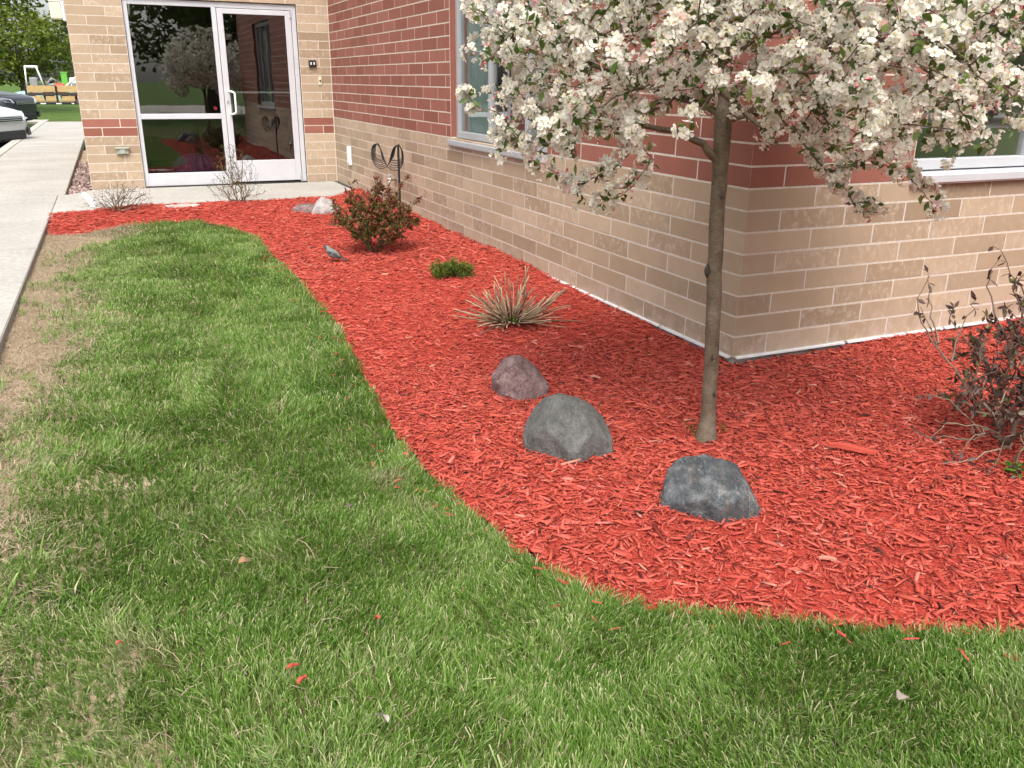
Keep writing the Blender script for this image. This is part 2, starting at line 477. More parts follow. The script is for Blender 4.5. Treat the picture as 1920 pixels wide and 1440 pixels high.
M['grass'] = grass_mat('grass_blade')

def ground_mat(name, stops, scale=6):
    m, t, bs = new_mat(name)
    P = pos_n(t)
    a = noise_n(t, scale, 8, 0.7, P); f = noise_n(t, 150, 4, 0.7, P)
    base = ramp(t, stops, a).outputs[0]
    base = mixc(t, 0.4, base, ramp(t, [(0.3, 0.1), (0.7, 0.9)], f).outputs[0], 'OVERLAY')
    t.links.new(base, bs.inputs['Base Color'])
    bs.inputs['Roughness'].default_value = 0.95
    bs.inputs['Specular IOR Level'].default_value = 0.1
    bump(t, bs, f, 0.6, 0.01)
    return m
M['soil'] = ground_mat('thatch_soil', [(0.3, (0.20, 0.14, 0.09)), (0.5, (0.34, 0.255, 0.17)), (0.7, (0.48, 0.385, 0.27))])
M['lawn_soil'] = ground_mat('lawn_soil', [(0.3, (0.05, 0.06, 0.018)), (0.7, (0.10, 0.105, 0.035))])
M['mulch_base'] = ground_mat('mulch_base', [(0.3, (0.24, 0.030, 0.021)), (0.7, (0.42, 0.056, 0.038))], 30)
M['far_lawn'] = ground_mat('far_lawn', [(0.3, (0.05, 0.092, 0.018)), (0.7, (0.095, 0.145, 0.032))], 1.2)

# ------------------------------------------------------------------ ground
GE = [(-3.29, 5.315), (-2.983, 5.289), (-2.672, 5.652), (-2.34, 5.735), (-2.003, 5.68), (-1.764, 5.177), (-1.6, 4.644), (-1.61, 3.914),
      (-1.60, 2.928), (-1.596, 2.034), (-1.632, 1.386), (-1.674, 0.869), (-1.725, 0.425), (-1.76, 0.041), (-1.785, -0.248), (-1.785, -0.563),
      (-1.755, -0.772), (-1.735, -0.999), (-1.70, -1.169), (-1.655, -1.344), (-1.59, -1.485), (-1.49, -1.586), (-1.354, -1.695), (-1.185, -1.807),
      (-0.953, -1.94), (-0.689, -2.071), (-0.2, -2.32), (0.6, -2.7), (3.4, -3.6)]
SLAB_FRONT = [(-3.29, 6.21), (-2.8, 6.50), (-2.29, 6.60), (-1.65, 6.575), (-0.86, 6.56), (-0.47, 6.66), (0.0, 7.2)]
MULCH_POLY = GE + [(3.4, -0.005), (-0.005, -0.005), (-0.005, 7.2)] + SLAB_FRONT[::-1][1:]
WALK_X = -3.305

def in_poly(x, y, poly):
    x = np.asarray(x); y = np.asarray(y)
    inside = np.zeros(x.shape, bool)
    n = len(poly)
    for i in range(n):
        x0, y0 = poly[i]; x1, y1 = poly[(i+1) % n]
        c = ((y0 > y) != (y1 > y)) & (x < (x1-x0)*(y-y0)/(y1-y0+1e-12)+x0)
        inside ^= c
    return inside

def dist_poly(x, y, line):
    d = np.full(np.shape(x), 1e9)
    for (x0, y0), (x1, y1) in zip(line[:-1], line[1:]):
        dx, dy = x1-x0, y1-y0
        t = np.clip(((x-x0)*dx+(y-y0)*dy)/(dx*dx+dy*dy), 0, 1)
        d = np.minimum(d, np.hypot(x-x0-t*dx, y-y0-t*dy))
    return d

def soilz(x, y):
    x = np.asarray(x, float); y = np.asarray(y, float)
    return -0.05+0.006*np.sin(3.1*x+1.7*y)+0.005*np.sin(5.3*y-2.9*x+1)

def mulchz(x, y):
    x = np.asarray(x, float); y = np.asarray(y, float)
    A = np.clip(y/2.5, 0, 1)*np.clip(1+x/1.5, 0, 1)
    B = np.clip((y-4.8)/1.4, 0, 1)
    D = 0.45*np.clip(x/1.5, 0, 1)
    e = np.clip(dist_poly(x, y, GE)/0.35, 0, 1)
    z = -0.043+0.058*np.maximum(np.maximum(A, B), D)+0.006*np.sin(7*x+3*y)+0.005*np.sin(9*y-5*x)
    return z*e+(1-e)*(-0.052)

def grid_sheet(name, x0, x1, y0, y1, step, zf, mat, keep=None):
    nx = int((x1-x0)/step)+1; ny = int((y1-y0)/step)+1
    xs = np.linspace(x0, x1, nx); ys = np.linspace(y0, y1, ny)
    X, Y = np.meshgrid(xs, ys)
    V = np.stack([X.ravel(), Y.ravel(), zf(X.ravel(), Y.ravel())], 1)
    idx = np.arange(nx*ny).reshape(ny, nx)
    Q = np.stack([idx[:-1, :-1], idx[:-1, 1:], idx[1:, 1:], idx[1:, :-1]], -1).reshape(-1, 4)
    if keep is not None:
        cxy = V[Q].mean(1)
        Q = Q[keep(cxy[:, 0], cxy[:, 1])]
    me = np_mesh(name, V, [Q])
    return link(name, me, mat, None, True)

gv = [(-300, -0.30), (29.7, -0.30), (29.9, -0.16), (52, -0.17), (55, -0.40), (57, -0.66), (64, -0.70), (500, -0.70)]
mb = MB(); mb.add([(x_, y_, z_) for y_, z_ in gv for x_ in (-400, 400)], [(2*i, 2*i+1, 2*i+3, 2*i+2) for i in range(len(gv)-1)])
o = mb.build('ground', M['far_lawn']); tag(o, kind='structure')
o = grid_sheet('lawn_soil', -3.33, 5.0, -8.0, 6.3, 0.1, lambda x, y: soilz(x, y)-0.012, M['lawn_soil'],
               lambda x, y: ~((x > 0.02) & (y > 0.02))); tag(o, kind='structure')
o = grid_sheet('dry_soil', -3.33, -2.2, -8.0, 6.0, 0.04, lambda x, y: soilz(x, y)-0.004-np.clip((x+2.85+0.12*np.sin(5*y)+0.08*np.sin(13*y+2))*0.25, 0, 1), M['soil']); tag(o, kind='structure')
o = grid_sheet('mulch_bed', -3.32, 3.4, -3.6, 7.3, 0.05, mulchz, M['mulch_base'],
               lambda x, y: in_poly(x, y, MULCH_POLY)); tag(o, kind='structure')

# ---- concrete walks: separate slabs with tooled joints
def slab(poly, z0, z1, parent, bev=0.005):
    bm = bmesh.new()
    vs = [bm.verts.new((x, y, z0)) for x, y in poly]
    f = bm.faces.new(vs)
    if f.normal.z > 0: f.normal_flip()
    r = bmesh.ops.extrude_face_region(bm, geom=[f])
    up = [v for v in r['geom'] if isinstance(v, bmesh.types.BMVert)]
    for v in up: v.co.z = z1
    bmesh.ops.recalc_face_normals(bm, faces=bm.faces[:])
    ed = [e for e in bm.edges if all(abs(v.co.z-z1) < 1e-6 for v in e.verts)]
    bmesh.ops.bevel(bm, geom=ed, offset=bev, segments=2, affect='EDGES')
    me = bpy.data.meshes.new('slab'); bm.to_mesh(me); bm.free()
    return link('slab', me, M['concrete'], parent)

walk = empty('sidewalk', (0, 0, 0)); tag(walk, kind='structure')
J = 0.004
# near walk (wide apron going out of frame to the left)
ys = [-7.5, -4.4, -1.4, 1.5, 4.4, 7.28]
for a, b in zip(ys[:-1], ys[1:]):
    slab([(-5.2+J, a+J), (WALK_X, a+J), (WALK_X, b-J), (-5.2+J, b-J)], -0.12, 0.0, walk)
    slab([(-7.6, a+J), (-5.2-J, a+J), (-5.2-J, b-J), (-7.6, b-J)], -0.12, 0.0, walk)
# entry slab in front of the doors
slab([(WALK_X+J, 6.21), (-2.8, 6.50), (-2.29, 6.60), (-1.65, 6.575), (-1.65-J, L-0.012), (-2.955, L-0.012), (-3.2, 7.93), (WALK_X+J, 7.93)], -0.12, 0.0, walk)
slab([(-1.65+J, 6.575), (-0.86, 6.56), (-0.47, 6.66), (-0.045, 7.2), (-0.045, L-0.012), (-1.65+J, L-0.012)], -0.12, 0.0, walk)
slab([(-5.2+J, 7.28+J), (WALK_X, 7.28+J), (WALK_X, 7.93), (-5.2+J, 7.93)], -0.12, 0.0, walk)
# walk along the building to the back
ys = [7.93]+[9.6+1.6*i for i in range(11)]+[26.8]
for a, b in zip(ys[:-1], ys[1:]):
    slab([(-4.42, a+J), (-3.235, a+J), (-3.235, b-J), (-4.42, b-J)], -0.12, 0.0, walk)
slab([(-7.6, 7.93+J), (-4.42-J*2, 7.93+J), (-4.42-J*2, 12.0), (-7.6, 12.0)], -0.12, -0.002, walk)
park = MB().box((-40, 12.0, -0.45), (-4.6, 29.8, -0.26)).build('parking_lot', M['asphalt']); tag(park, kind='structure')
kerb = empty('kerb', (-4.5, 12, -0.12)); tag(kerb, kind='structure')
for a in np.arange(12.0, 27.0, 3.0):
    k = MB().box((-4.60, a+0.01, -0.16), (-4.43, a+2.99, 0.006), 0.012).build('kerb_stone', M['kerb'])
    k.parent = kerb; k.matrix_parent_inverse = Matrix.Translation(kerb.location).inverted()
rd = MB().box((-120, 66, -0.8), (60, 74, -0.68)).build('road', M['road']); tag(rd, kind='structure')
rd2 = MB().box((-40, -30, -0.16), (60, -18, -0.085)).build('rear_road', M['road']); tag(rd2, kind='structure')
rd3 = MB().box((-14, 29.82, -0.2), (-4.6, 31.5, -0.13)).build('drive', M['road']); tag(rd3, kind='structure')
nl = grid_sheet('near_lawn', -60, -7.62, -60, 11.9, 3.0, lambda x, y: np.full(np.shape(x), -0.10), M['far_lawn']); tag(nl, kind='structure')
nl = grid_sheet('rear_lawn', -7.6, 90, -60, -7.9, 3.0, lambda x, y: np.full(np.shape(x), -0.10), M['far_lawn']); tag(nl, kind='structure')
nl = grid_sheet('side_lawn', 4.95, 90, -8.0, 60, 3.0, lambda x, y: np.full(np.shape(x), -0.11), M['far_lawn']); tag(nl, kind='structure')
gb = MB().box((-3.23, 7.94, -0.14), (-2.97, 16, -0.085)).build('gravel_bed', M['soil']); tag(gb, kind='structure')

# ------------------------------------------------------------------ building
H = 0.1016
bld = empty('brick_building', (0, 0, 0))
tag(bld, 'low building of tan and red brick with glass entrance doors', 'building')

WALLS = {  # name: function (u, z, d) -> world
    'A': lambda u, z, d: (-d, u, z),
    'B': lambda u, z, d: (u, -d, z),
    'D': lambda u, z, d: (u, L-d, z),
    'E': lambda u, z, d: (-W-d, u, z)}
ROOF_Z = 31*H
OPEN = {'A': [(2.10, 3.952, 0.80, 2.235)], 'B': [(1.022, 2.85, 0.81, 2.235)], 'D': [(-2.365, -0.392, -0.1, 2.14)], 'E': []}
SPAN = {'A': (0.0, L), 'B': (0.0, 4.2), 'D': (-W, 0.0), 'E': (L, L+8)}
MREC = 0.0012
def wbox(mb, wall, u0, u1, z0, z1, d0, d1, bev=0.0):
    p = np.array([WALLS[wall](u, z, d) for u in (u0, u1) for z in (z0, z1) for d in (d0, d1)])
    mb.box(p.min(0), p.max(0), bev)

wall_obj = {}
for wname, (u0, u1) in SPAN.items():
    mb = MB()
    us = sorted({u0, u1}.union({a for o_ in OPEN[wname] for a in o_[:2]}))
    e0, e1 = u0, u1
    if wname == 'A': e0, e1 = MREC, L+0.19
    if wname == 'B': e0 = 0.19
    if wname == 'D': e0, e1 = -W+MREC, 0.0+0.006
    if wname == 'E': e0 = L+0.19
    for a, b in zip(us[:-1], us[1:]):
        aa = e0 if a == u0 else a; bb = e1 if b == u1 else b
        hole = [o_ for o_ in OPEN[wname] if o_[0] <= a+1e-6 and o_[1] >= b-1e-6]
        zs = [(-0.001, ROOF_Z)]
        if hole: zs = [(-0.001, hole[0][2]), (hole[0][3], ROOF_Z)]
        for z0, z1 in zs:
            if z1-z0 > 0.01: wbox(mb, wname, aa, bb, z0, z1, -0.19, -MREC)
    wall_obj[wname] = mb.build('wall', M['mortar'], bld)
tag(wall_obj['A'], 'long wall of tan brick below and red brick above')
tag(wall_obj['B'], 'front wall of tan brick with red brick above')
tag(wall_obj['D'], 'tan brick wall with a double red band beside the doors')

BH = H-0.0095
_bm_cache = {}
def brick_mesh(length, mat):
    key = (round(length, 3), mat)
    if key in _bm_cache: return _bm_cache[key]
    x0, x1, c = 0.00475, length-0.00475, 0.0012
    z0, z1 = 0.00475, H-0.00475
    V = [(x0+c,0,z0+c),(x1-c,0,z0+c),(x1-c,0,z1-c),(x0+c,0,z1-c),
         (x0,c,z0),(x1,c,z0),(x1,c,z1),(x0,c,z1),
         (x0,.05,z0),(x1,.05,z0),(x1,.05,z1),(x0,.05,z1)]
    Fs = [(0,1,2,3)]
    for i in range(4):
        j = (i+1) % 4
        Fs += [(4+i,4+j,j,i), (8+i,8+j,4+j,4+i)]
    me = bpy.data.meshes.new('brick'); me.from_pydata(V, [], Fs); me.update()
    me.materials.append(M[mat])
    _bm_cache[key] = me
    return me
def corner_mesh(la, lb, mat):
    """L-shaped corner brick: la back along +Y, lb along +X, faces x=0 and y=0"""
    key = ('c', la, lb, mat)
    if key in _bm_cache: return _bm_cache[key]
    z0, z1, c = 0.00475, H-0.00475, 0.002
    a, b = la-0.00475, lb-0.00475
    # outline seen from above (outer then inner)
    out = [(0, a), (0, 0.003), (0.003, 0), (b, 0), (b, 0.05), (0.05, 0.05), (0.05, a)]
    V = [(x, y, z0) for x, y in out]+[(x, y, z1) for x, y in out]
    n = len(out)
    Fs = [tuple(reversed(range(n))), tuple(range(n, 2*n))]
    for i in range(n):
        j = (i+1) % n
        Fs.append((i, j, n+j, n+i))
    me = bpy.data.meshes.new('brick'); me.from_pydata(V, [], Fs); me.update()
    me.materials.append(M[mat]); _bm_cache[key] = me
    return me

MOD = 0.4064
bricks = []   # (wall, mesh, matrix, face centre, extent u, row)
def place_brick(wall, u0, u1, row, mat):
    z = row*H
    me = brick_mesh(u1-u0, mat)
    jit = (random.random()-0.5)*0.0014
    if wall in ('A', 'E'):
        mtx = Matrix.Translation((WALLS[wall](u1, z, jit))) @ Matrix.Rotation(-math.pi/2, 4, 'Z')
    else:
        mtx = Matrix.Translation(WALLS[wall](u0, z, jit))
    bricks.append((wall, me, mtx, [WALLS[wall](u, zz, 0) for u, zz in ((u0, z), (u1, z), (u1, z+H), (u0, z+H))]))
def row_of(wall, u0, u1, row, joints, mat_f):
    """bricks between u0,u1 with head joints at given us, cut by openings"""
    zc = (row+0.5)*H
    cuts = [u0, u1]+[j for j in joints if u0+0.03 < j < u1-0.03]
    holes = [o_ for o_ in OPEN[wall] if o_[2]-0.03 < zc < o_[3]]
    for o_ in holes: cuts += [o_[0], o_[1]]
    cuts = sorted(set(cuts))
    # drop head joints too close to an opening edge
    for o_ in holes:
        cuts = [c for c in cuts if c in (o_[0], o_[1]) or min(abs(c-o_[0]), abs(c-o_[1])) > 0.05]
    for a, b in zip(cuts[:-1], cuts[1:]):
        m_ = (a+b)/2
        if any(o_[0] < m_ < o_[1] for o_ in holes): continue
        if b-a < 0.02: continue
        place_brick(wall, a, b, row, mat_f(row))
ab = lambda r: 'tan' if r < 8 else 'red'
dd = lambda r: 'red' if r in (6, 7) else 'tan'
for row in range(30):
    la, lb = (0.2032, 0.4064) if row % 2 else (0.4064, 0.2032)
    me = corner_mesh(la, lb, ab(row))
    z = row*H
    bricks.append(('B', me, Matrix.Translation((0, 0, z)), [(0, la, z), (0, 0, z), (lb, 0, z), (lb, 0, z+H), (0, 0, z+H), (0, la, z+H)]))
    row_of('A', la, L-0.002, row, [la+MOD*k for k in range(1, 22)], ab)
    row_of('B', lb, 4.2, row, [lb+MOD*k for k in range(1, 12)], ab)
    off = 0.4064 if row % 2 else 0.2032
    row_of('D', -W, -0.004, row, [-W+off]+([] if row % 2 else [-0.145]) + [-W+off+MOD*k for k in range(1, 6)] if row > 20 else [-W+off]+([] if row % 2 else [-0.145]), dd)
    if row < 30:
        row_of('E', L+(0.05), L+8, row, [L+off+MOD*k for k in range(0, 20)], dd)
def vis_area(pts):
    P = np.array(pts); x, y, z = project(P)
    if (z < 0.2).any(): return 0.0
    x = np.clip(x, 0, 1920); y = np.clip(y, 0, 1440)
    return 0.5*abs(np.dot(x, np.roll(y, 1))-np.dot(y, np.roll(x, 1)))
areas = [0.0 if b[0] == 'E' else vis_area(b[3]) for b in bricks]
order = np.argsort(areas)[::-1]
single = set(int(i) for i in order[:300] if areas[int(i)] > 20)
rest = {}
for i, (wall, me, mtx, pts) in enumerate(bricks):
    if i in single:
        o = bpy.data.objects.new('brick', me); C.objects.link(o)
        o.parent = wall_obj[wall]; o.matrix_local = mtx
    else:
        rest.setdefault((wall, me.materials[0].name), []).append((me, mtx))
for (wall, mname), lst in rest.items():
    mb = MB()
    for me, mtx in lst:
        mb.add([mtx @ v.co for v in me.vertices], [tuple(p.vertices) for p in me.polygons])
    o = mb.build('brick_courses', bpy.data.materials[mname], wall_obj[wall]); tag(o, kind='stuff')

# foundation, white strip at the foot of the brick, roof, inside
mb = MB()
mb.box((0.012, 0.012, -0.3), (0.25, L+0.2, -0.012)); mb.box((0.25, 0.012, -0.3), (4.2, 0.25, -0.012))
mb.box((-W+0.012, L+0.012, -0.3), (0.012, L+0.25, -0.012))
mb.build('foundation', M['foundation'], bld)
mb = MB()
y = 0.0
for k in range(7):
    mb.box((-0.014, 0.02+k*0.62, -0.0105), (0.02, 0.02+k*0.62+0.60, -0.0015))
for k in range(5):
    mb.box((0.022+k*0.72, -0.014, -0.0105), (0.022+k*0.72+0.70, 0.02, -0.0015))
mb.build('drip_strip', M['white_trim'], bld)
MB().box((-W-0.12, L-0.12, ROOF_Z), (8.2, L+8.2, ROOF_Z+0.3)).box((-0.12, -0.12, ROOF_Z+0.001), (8.2, L-0.12, ROOF_Z+0.301)).build('roof', M['alu_dark'], bld)
MB().box((0.26, 0.26, -0.05), (8.0, L+0.2, 0.004)).box((-W+0.2, L+0.03, -0.05), (8.0, L+8, 0.002)).build('floor', M['carpet'], bld)
MB().box((8.0, 0, 0), (8.15, L+8, ROOF_Z)).box((-W, L+8.0, 0), (8.15, L+8.15, ROOF_Z)).box((4.2, 0.0, 0), (8.0, 0.19, ROOF_Z)).box(
    (0.19, L+0.5, 0.005), (0.3, L+8, ROOF_Z-0.01)).box((2.6, 0.2, 0.005), (2.7, L+0.5, ROOF_Z-0.01)).box((-W+0.2, L+3.6, 0.005), (0.19, L+3.7, ROOF_Z-0.01)).build('inner_wall', M['plaster'], bld)

# ---- storefront: frame, panes and door
sf = MB()
def fb(mb, u0, u1, z0, z1, d0=-0.075, d1=-0.03, bev=0.004, wall='D'): wbox(mb, wall, u0, u1, z0, z1, d0, d1, bev)
fb(sf, -2.36, -2.312, 0.012, 2.132); fb(sf, -0.452, -0.397, 0.012, 2.132)
fb(sf, -2.312, -0.452, 2.068, 2.132, -0.076, -0.031); fb(sf, -1.392, -1.338, 0.012, 2.068)
fb(sf, -2.312, -1.392, 0.012, 0.165, -0.074, -0.029); fb(sf, -2.312, -1.392, 0.80, 0.862, -0.074, -0.029)
sfo = sf.build('storefront_frame', M['alu'], bld)
g1 = MB(); wbox(g1, 'D', -2.314, -1.390, 0.860, 2.070, -0.056, -0.050); g1.build('upper_pane', M['glass'], sfo)
g2 = MB(); wbox(g2, 'D', -2.314, -1.390, 0.163, 0.802, -0.056, -0.050); g2.build('lower_pane', M['glass'], sfo)
s_ = MB(); wbox(s_, 'D', -2.385, -2.361, -0.002, 2.14, -0.05, -0.012); wbox(s_, 'D', -0.396, -0.382, -0.002, 2.14, -0.05, -0.012); wbox(s_, 'D', -2.361, -0.396, 2.133, 2.15, -0.05, -0.012)
wbox(s_, 'D', -2.361, -0.396, -0.002, 0.011, -0.08, -0.004)
s_.build('dark_seal', M['dark_gap'], sfo)
st = MB()
th = np.linspace(0, 2*np.pi, 21)[:-1]
cx_, cz_ = -1.452, 0.925
st.add([WALLS['D'](cx_+0.022*math.cos(a), cz_+0.022*math.sin(a), -0.049) for a in th]+[WALLS['D'](cx_+0.022*math.cos(a), cz_+0.022*math.sin(a), -0.0475) for a in th],
       [tuple(range(20)), tuple(range(39, 19, -1))]+[(i, (i+1) % 20, 20+(i+1) % 20, 20+i) for i in range(20)])
st.build('round_sticker', M['red_sticker'], sfo)
dr = MB()
fb(dr, -1.332, -1.262, 0.03, 2.062, -0.072, -0.030); fb(dr, -0.53, -0.458, 0.03, 2.062, -0.072, -0.030)
fb(dr, -1.262, -0.53, 0.03, 0.293, -0.071, -0.031); fb(dr, -1.262, -0.53, 2.005, 2.062, -0.071, -0.031)
door = dr.build('door', M['alu'], bld)
g3 = MB(); wbox(g3, 'D', -1.264, -0.528, 0.291, 2.007, -0.054, -0.048); g3.build('pane', M['glass'], door)
hd = MB(); hx = -1.275
P_ = [WALLS['D'](hx, z, d) for z, d in ((1.125, -0.03), (1.125, 0.03), (1.118, 0.048), (1.10, 0.056), (0.99, 0.058), (0.88, 0.056), (0.862, 0.048), (0.855, 0.03), (0.855, -0.03))]
P_ = [(p[0]+0.055*(0 if i in (0, 1, 7, 8) else 1 if 2 < i < 6 else 0.6), p[1], p[2]) for i, p in enumerate(P_)]
hd.tube(P_, 0.0125, 10); hd.build('pull_handle', M['white_plastic'], door, True)
lk = MB(); lk.tube([WALLS['D'](-1.297, 1.0, -0.031), WALLS['D'](-1.297, 1.0, -0.02)], 0.017, 14); lk.build('lock_cylinder', M['alu_dark'], door)
pb = MB(); pb.tube([WALLS['D'](-1.262, 1.108, -0.10), WALLS['D'](-0.53, 1.108, -0.10)], 0.014, 10); pb.build('push_bar', M['alu'], door)
hg = MB()
for z in (2.03, 0.06): wbox(hg, 'D', -0.474, -0.452, z-0.05, z+0.05, -0.032, -0.018, 0.003)
hg.build('pivot_hinge', M['alu_dark'], door)

# ---- windows
def window(wall, u0, u1, z0, z1, mull, label, mat_frame, sill_in):
    root = MB()
    rec = -0.05
    fw = 0.055
    fb(root, u0+0.004, u0+fw, z0, z1, -0.11, rec, 0.004, wall); fb(root, u1-fw, u1-0.004, z0, z1, -0.11, rec, 0.004, wall)
    fb(root, u0+fw, u1-fw, z0, z0+fw, -0.109, rec-0.002, 0.004, wall); fb(root, u0+fw, u1-fw, z1-fw, z1, -0.109, rec-0.002, 0.004, wall)
    w_ = root.build('window', mat_frame, bld); tag(w_, label)
    for m_ in mull:
        q = MB(); fb(q, m_-0.022, m_+0.022, z0+fw, z1-fw, -0.108, rec-0.004, 0.003, wall); q.build('mullion', mat_frame, w_)
    edges = [u0+fw]+[k for m_ in mull for k in (m_-0.022, m_+0.022)]+[u1-fw]
    for a, b in zip(edges[0::2], edges[1::2]):
        g = MB(); wbox(g, wall, a-0.003, b+0.003, z0+fw-0.003, z1-fw+0.003, -0.085, -0.08); g.build('pane', M['glass_clear'], w_)
    sl = MB()
    zt = z0-0.002
    prof = [(-0.10, zt), (0.035, zt-0.018), (0.035, zt-0.052), (0.028, zt-0.052), (0.026, zt-0.062), (-0.10, zt-0.062)]
    V = [WALLS[wall](u0-0.008, z, d) for d, z in prof]+[WALLS[wall](u1+0.008, z, d) for d, z in prof]
    n = len(prof)
    sl.add(V, [tuple(range(n)), tuple(reversed(range(n, 2*n)))]+[(i, n+i, n+(i+1) % n, (i+1) % n) for i in range(n)])
    so = sl.build('sill', M['alu_dark'] if wall == 'A' else mat_frame, w_)
    bm = bmesh.new(); bm.from_mesh(so.data); bmesh.ops.recalc_face_normals(bm, faces=bm.faces[:]); bm.to_mesh(so.data); bm.free()
    return w_
wa = window('A', 2.10, 3.952, 0.812, 2.23, [2.55, 3.23], 'long grey-framed window half hidden by the blossoms', M['alu_dark'], 0)
wb = window('B', 1.022, 2.85, 0.86, 2.23, [1.94], 'window with pale frame behind the right of the tree', M['alu'], 0)
# jamb lining of red brick: darker return is real geometry of the reveal
for wall, u, z0 in (('A', 3.952, 0.80), ('A', 2.10, 0.80), ('B', 1.022, 0.85)):
    q = MB()
    s = 0.003 if u > 3 else -0.003
    if wall == 'A': wbox(q, wall, min(u, u-s), max(u, u-s), z0+0.02, 2.235, -0.12, -0.003)
    else: wbox(q, wall, u, u+0.003, z0+0.01, 2.235, -0.12, -0.003)
    q.build('jamb', M['red'], wa if wall == 'A' else wb)

# ---- things seen through the glass
def pleated(name, pts, z0, z1, amp, folds, mat, parent=None, thick=0.004):
    """hanging cloth along a ground line"""
    (x0, y0), (x1, y1) = pts
    n = folds*8
    dx, dy = x1-x0, y1-y0
    ln = math.hypot(dx, dy); nx, ny = -dy/ln, dx/ln
    mb = MB(); V = []
    rows = 6
    for r_ in range(rows+1):
        z = z0+(z1-z0)*r_/rows
        for i in range(n+1):
            t_ = i/n
            a = amp*(math.sin(t_*folds*2*math.pi)+0.4*math.sin(t_*folds*4.7*math.pi+1))*(1.0-0.35*r_/rows)
            V.append((x0+dx*t_+nx*a, y0+dy*t_+ny*a, z))
    n1 = n+1
    Fs = [(r_*n1+i, r_*n1+i+1, (r_+1)*n1+i+1, (r_+1)*n1+i) for r_ in range(rows) for i in range(n)]
    m = len(V)
    V += [(x+nx*thick, y+ny*thick, z) for x, y, z in V]
    Fs += [tuple(reversed([m+k for k in f])) for f in Fs]
    mb.add(V, Fs)
    return mb.build(name, mat, parent, True)
cu = pleated('curtain', ((0.150, 3.935), (0.150, 3.36)), 0.83, 2.22, 0.018, 8, M['curtain'])
tag(cu, 'grey-green pleated curtain behind the glass of the long window', 'curtain', 'curtains behind the long window')
cu2 = pleated('curtain', ((0.150, 2.75), (0.150, 2.12)), 0.83, 2.22, 0.018, 8, M['curtain'])
tag(cu2, 'grey-green pleated curtain at the near end of the long window, behind blossoms', 'curtain', 'curtains behind the long window')
# low cloth-draped stand behind the lower pane
mb = MB(); cxp, cyp = -1.72, L+0.50
rings = []
V = []; nn = 72
for zz, rad, amp in ((0.02, 0.30, 0.028), (0.14, 0.285, 0.022), (0.24, 0.26, 0.014), (0.31, 0.21, 0.006), (0.345, 0.12, 0.0), (0.36, 0.02, 0.0)):
    for i in range(nn):
        a = 2*math.pi*i/nn
        rr_ = rad+amp*math.sin(a*18)
        V.append((cxp+rr_*math.cos(a), cyp+rr_*0.8*math.sin(a), zz))
Fs = [(r_*nn+i, r_*nn+(i+1) % nn, (r_+1)*nn+(i+1) % nn, (r_+1)*nn+i) for r_ in range(5) for i in range(nn)]
mb.add(V, Fs+[tuple(5*nn+i for i in range(nn))])
po = mb.build('draped_cloth', M['purple'], None, True)
tag(po, 'dark purple pleated cloth heaped on the floor behind the lower left pane', 'cloth')

# ------------------------------------------------------------------ wall fixtures
def fixture(name, label, cat, loc=(0, 0, 0)):
    e = empty(name, loc); tag(e, label, cat); return e
def part(mb, name, mat, root, smooth=False):
    o = mb.build(name, mat, None, smooth)
    o.parent = root; o.matrix_parent_inverse = Matrix.Translation(root.location).inverted()
    return o
# light at the corner of the building
e = fixture('wall_light', 'cream box-shaped wall light at the top left corner of the building', 'wall light', (-W-0.1, L+0.12, 1.86))
part(MB().box((-W-0.014, L+0.05, 1.865), (-W-0.002, L+0.25, 2.07), 0.003), 'back_plate', M['alu'], e)
part(MB().box((-W-0.035, L+0.055, 1.87), (-W-0.014, L+0.245, 2.065), 0.004), 'housing', M['white_plastic'], e)
part(MB().box((-W-0.155, L+0.06, 1.885), (-W-0.036, L+0.24, 2.06), 0.012), 'lens', M['cream_plastic'], e)
part(MB().box((-W-0.157, L+0.058, 2.061), (-W-0.036, L+0.242, 2.075), 0.004), 'cap', M['cream_plastic'], e)
# weatherproof outlet on the left pier
e = fixture('outlet_box', 'grey-green weatherproof outlet box on the tan pier left of the doors', 'outlet box', (-2.565, L-0.02, 0.44))
q = MB(); wbox(q, 'D', -2.635, -2.50, 0.405, 0.475, 0.0, 0.03, 0.006); part(q, 'box', M['grey_plastic'], e)
q = MB(); wbox(q, 'D', -2.645, -2.49, 0.466, 0.486, 0.0, 0.052, 0.005); part(q, 'hood', M['grey_plastic'], e)
q = MB(); wbox(q, 'D', -2.60, -2.535, 0.412, 0.462, 0.0305, 0.046, 0.004); part(q, 'cover_flap', M['grey_plastic'], e)
# card reader + push button right of the door
e = fixture('card_reader', 'black card reader with two small white lights right of the door', 'card reader', (-0.238, L-0.02, 1.46))
q = MB(); wbox(q, 'D', -0.285, -0.19, 1.42, 1.50, 0.0, 0.032, 0.01); part(q, 'case', M['black'], e)
for dx in (-0.02, 0.02):
    q = MB(); wbox(q, 'D', -0.238+dx-0.008, -0.238+dx+0.008, 1.445, 1.475, 0.0325, 0.035, 0.001); part(q, 'indicator', M['white_plastic'], e)
e = fixture('push_button', 'small cream push button plate below the black card reader', 'button', (-0.15, L-0.01, 1.26))
q = MB(); wbox(q, 'D', -0.17, -0.132, 1.205, 1.305, 0.0, 0.010, 0.003); part(q, 'plate', M['cream_plastic'], e)
q = MB(); q.tube([WALLS['D'](-0.151, 1.255, 0.0105), WALLS['D'](-0.151, 1.255, 0.018)], 0.011, 12); part(q, 'button', M['dark_gap'], e)
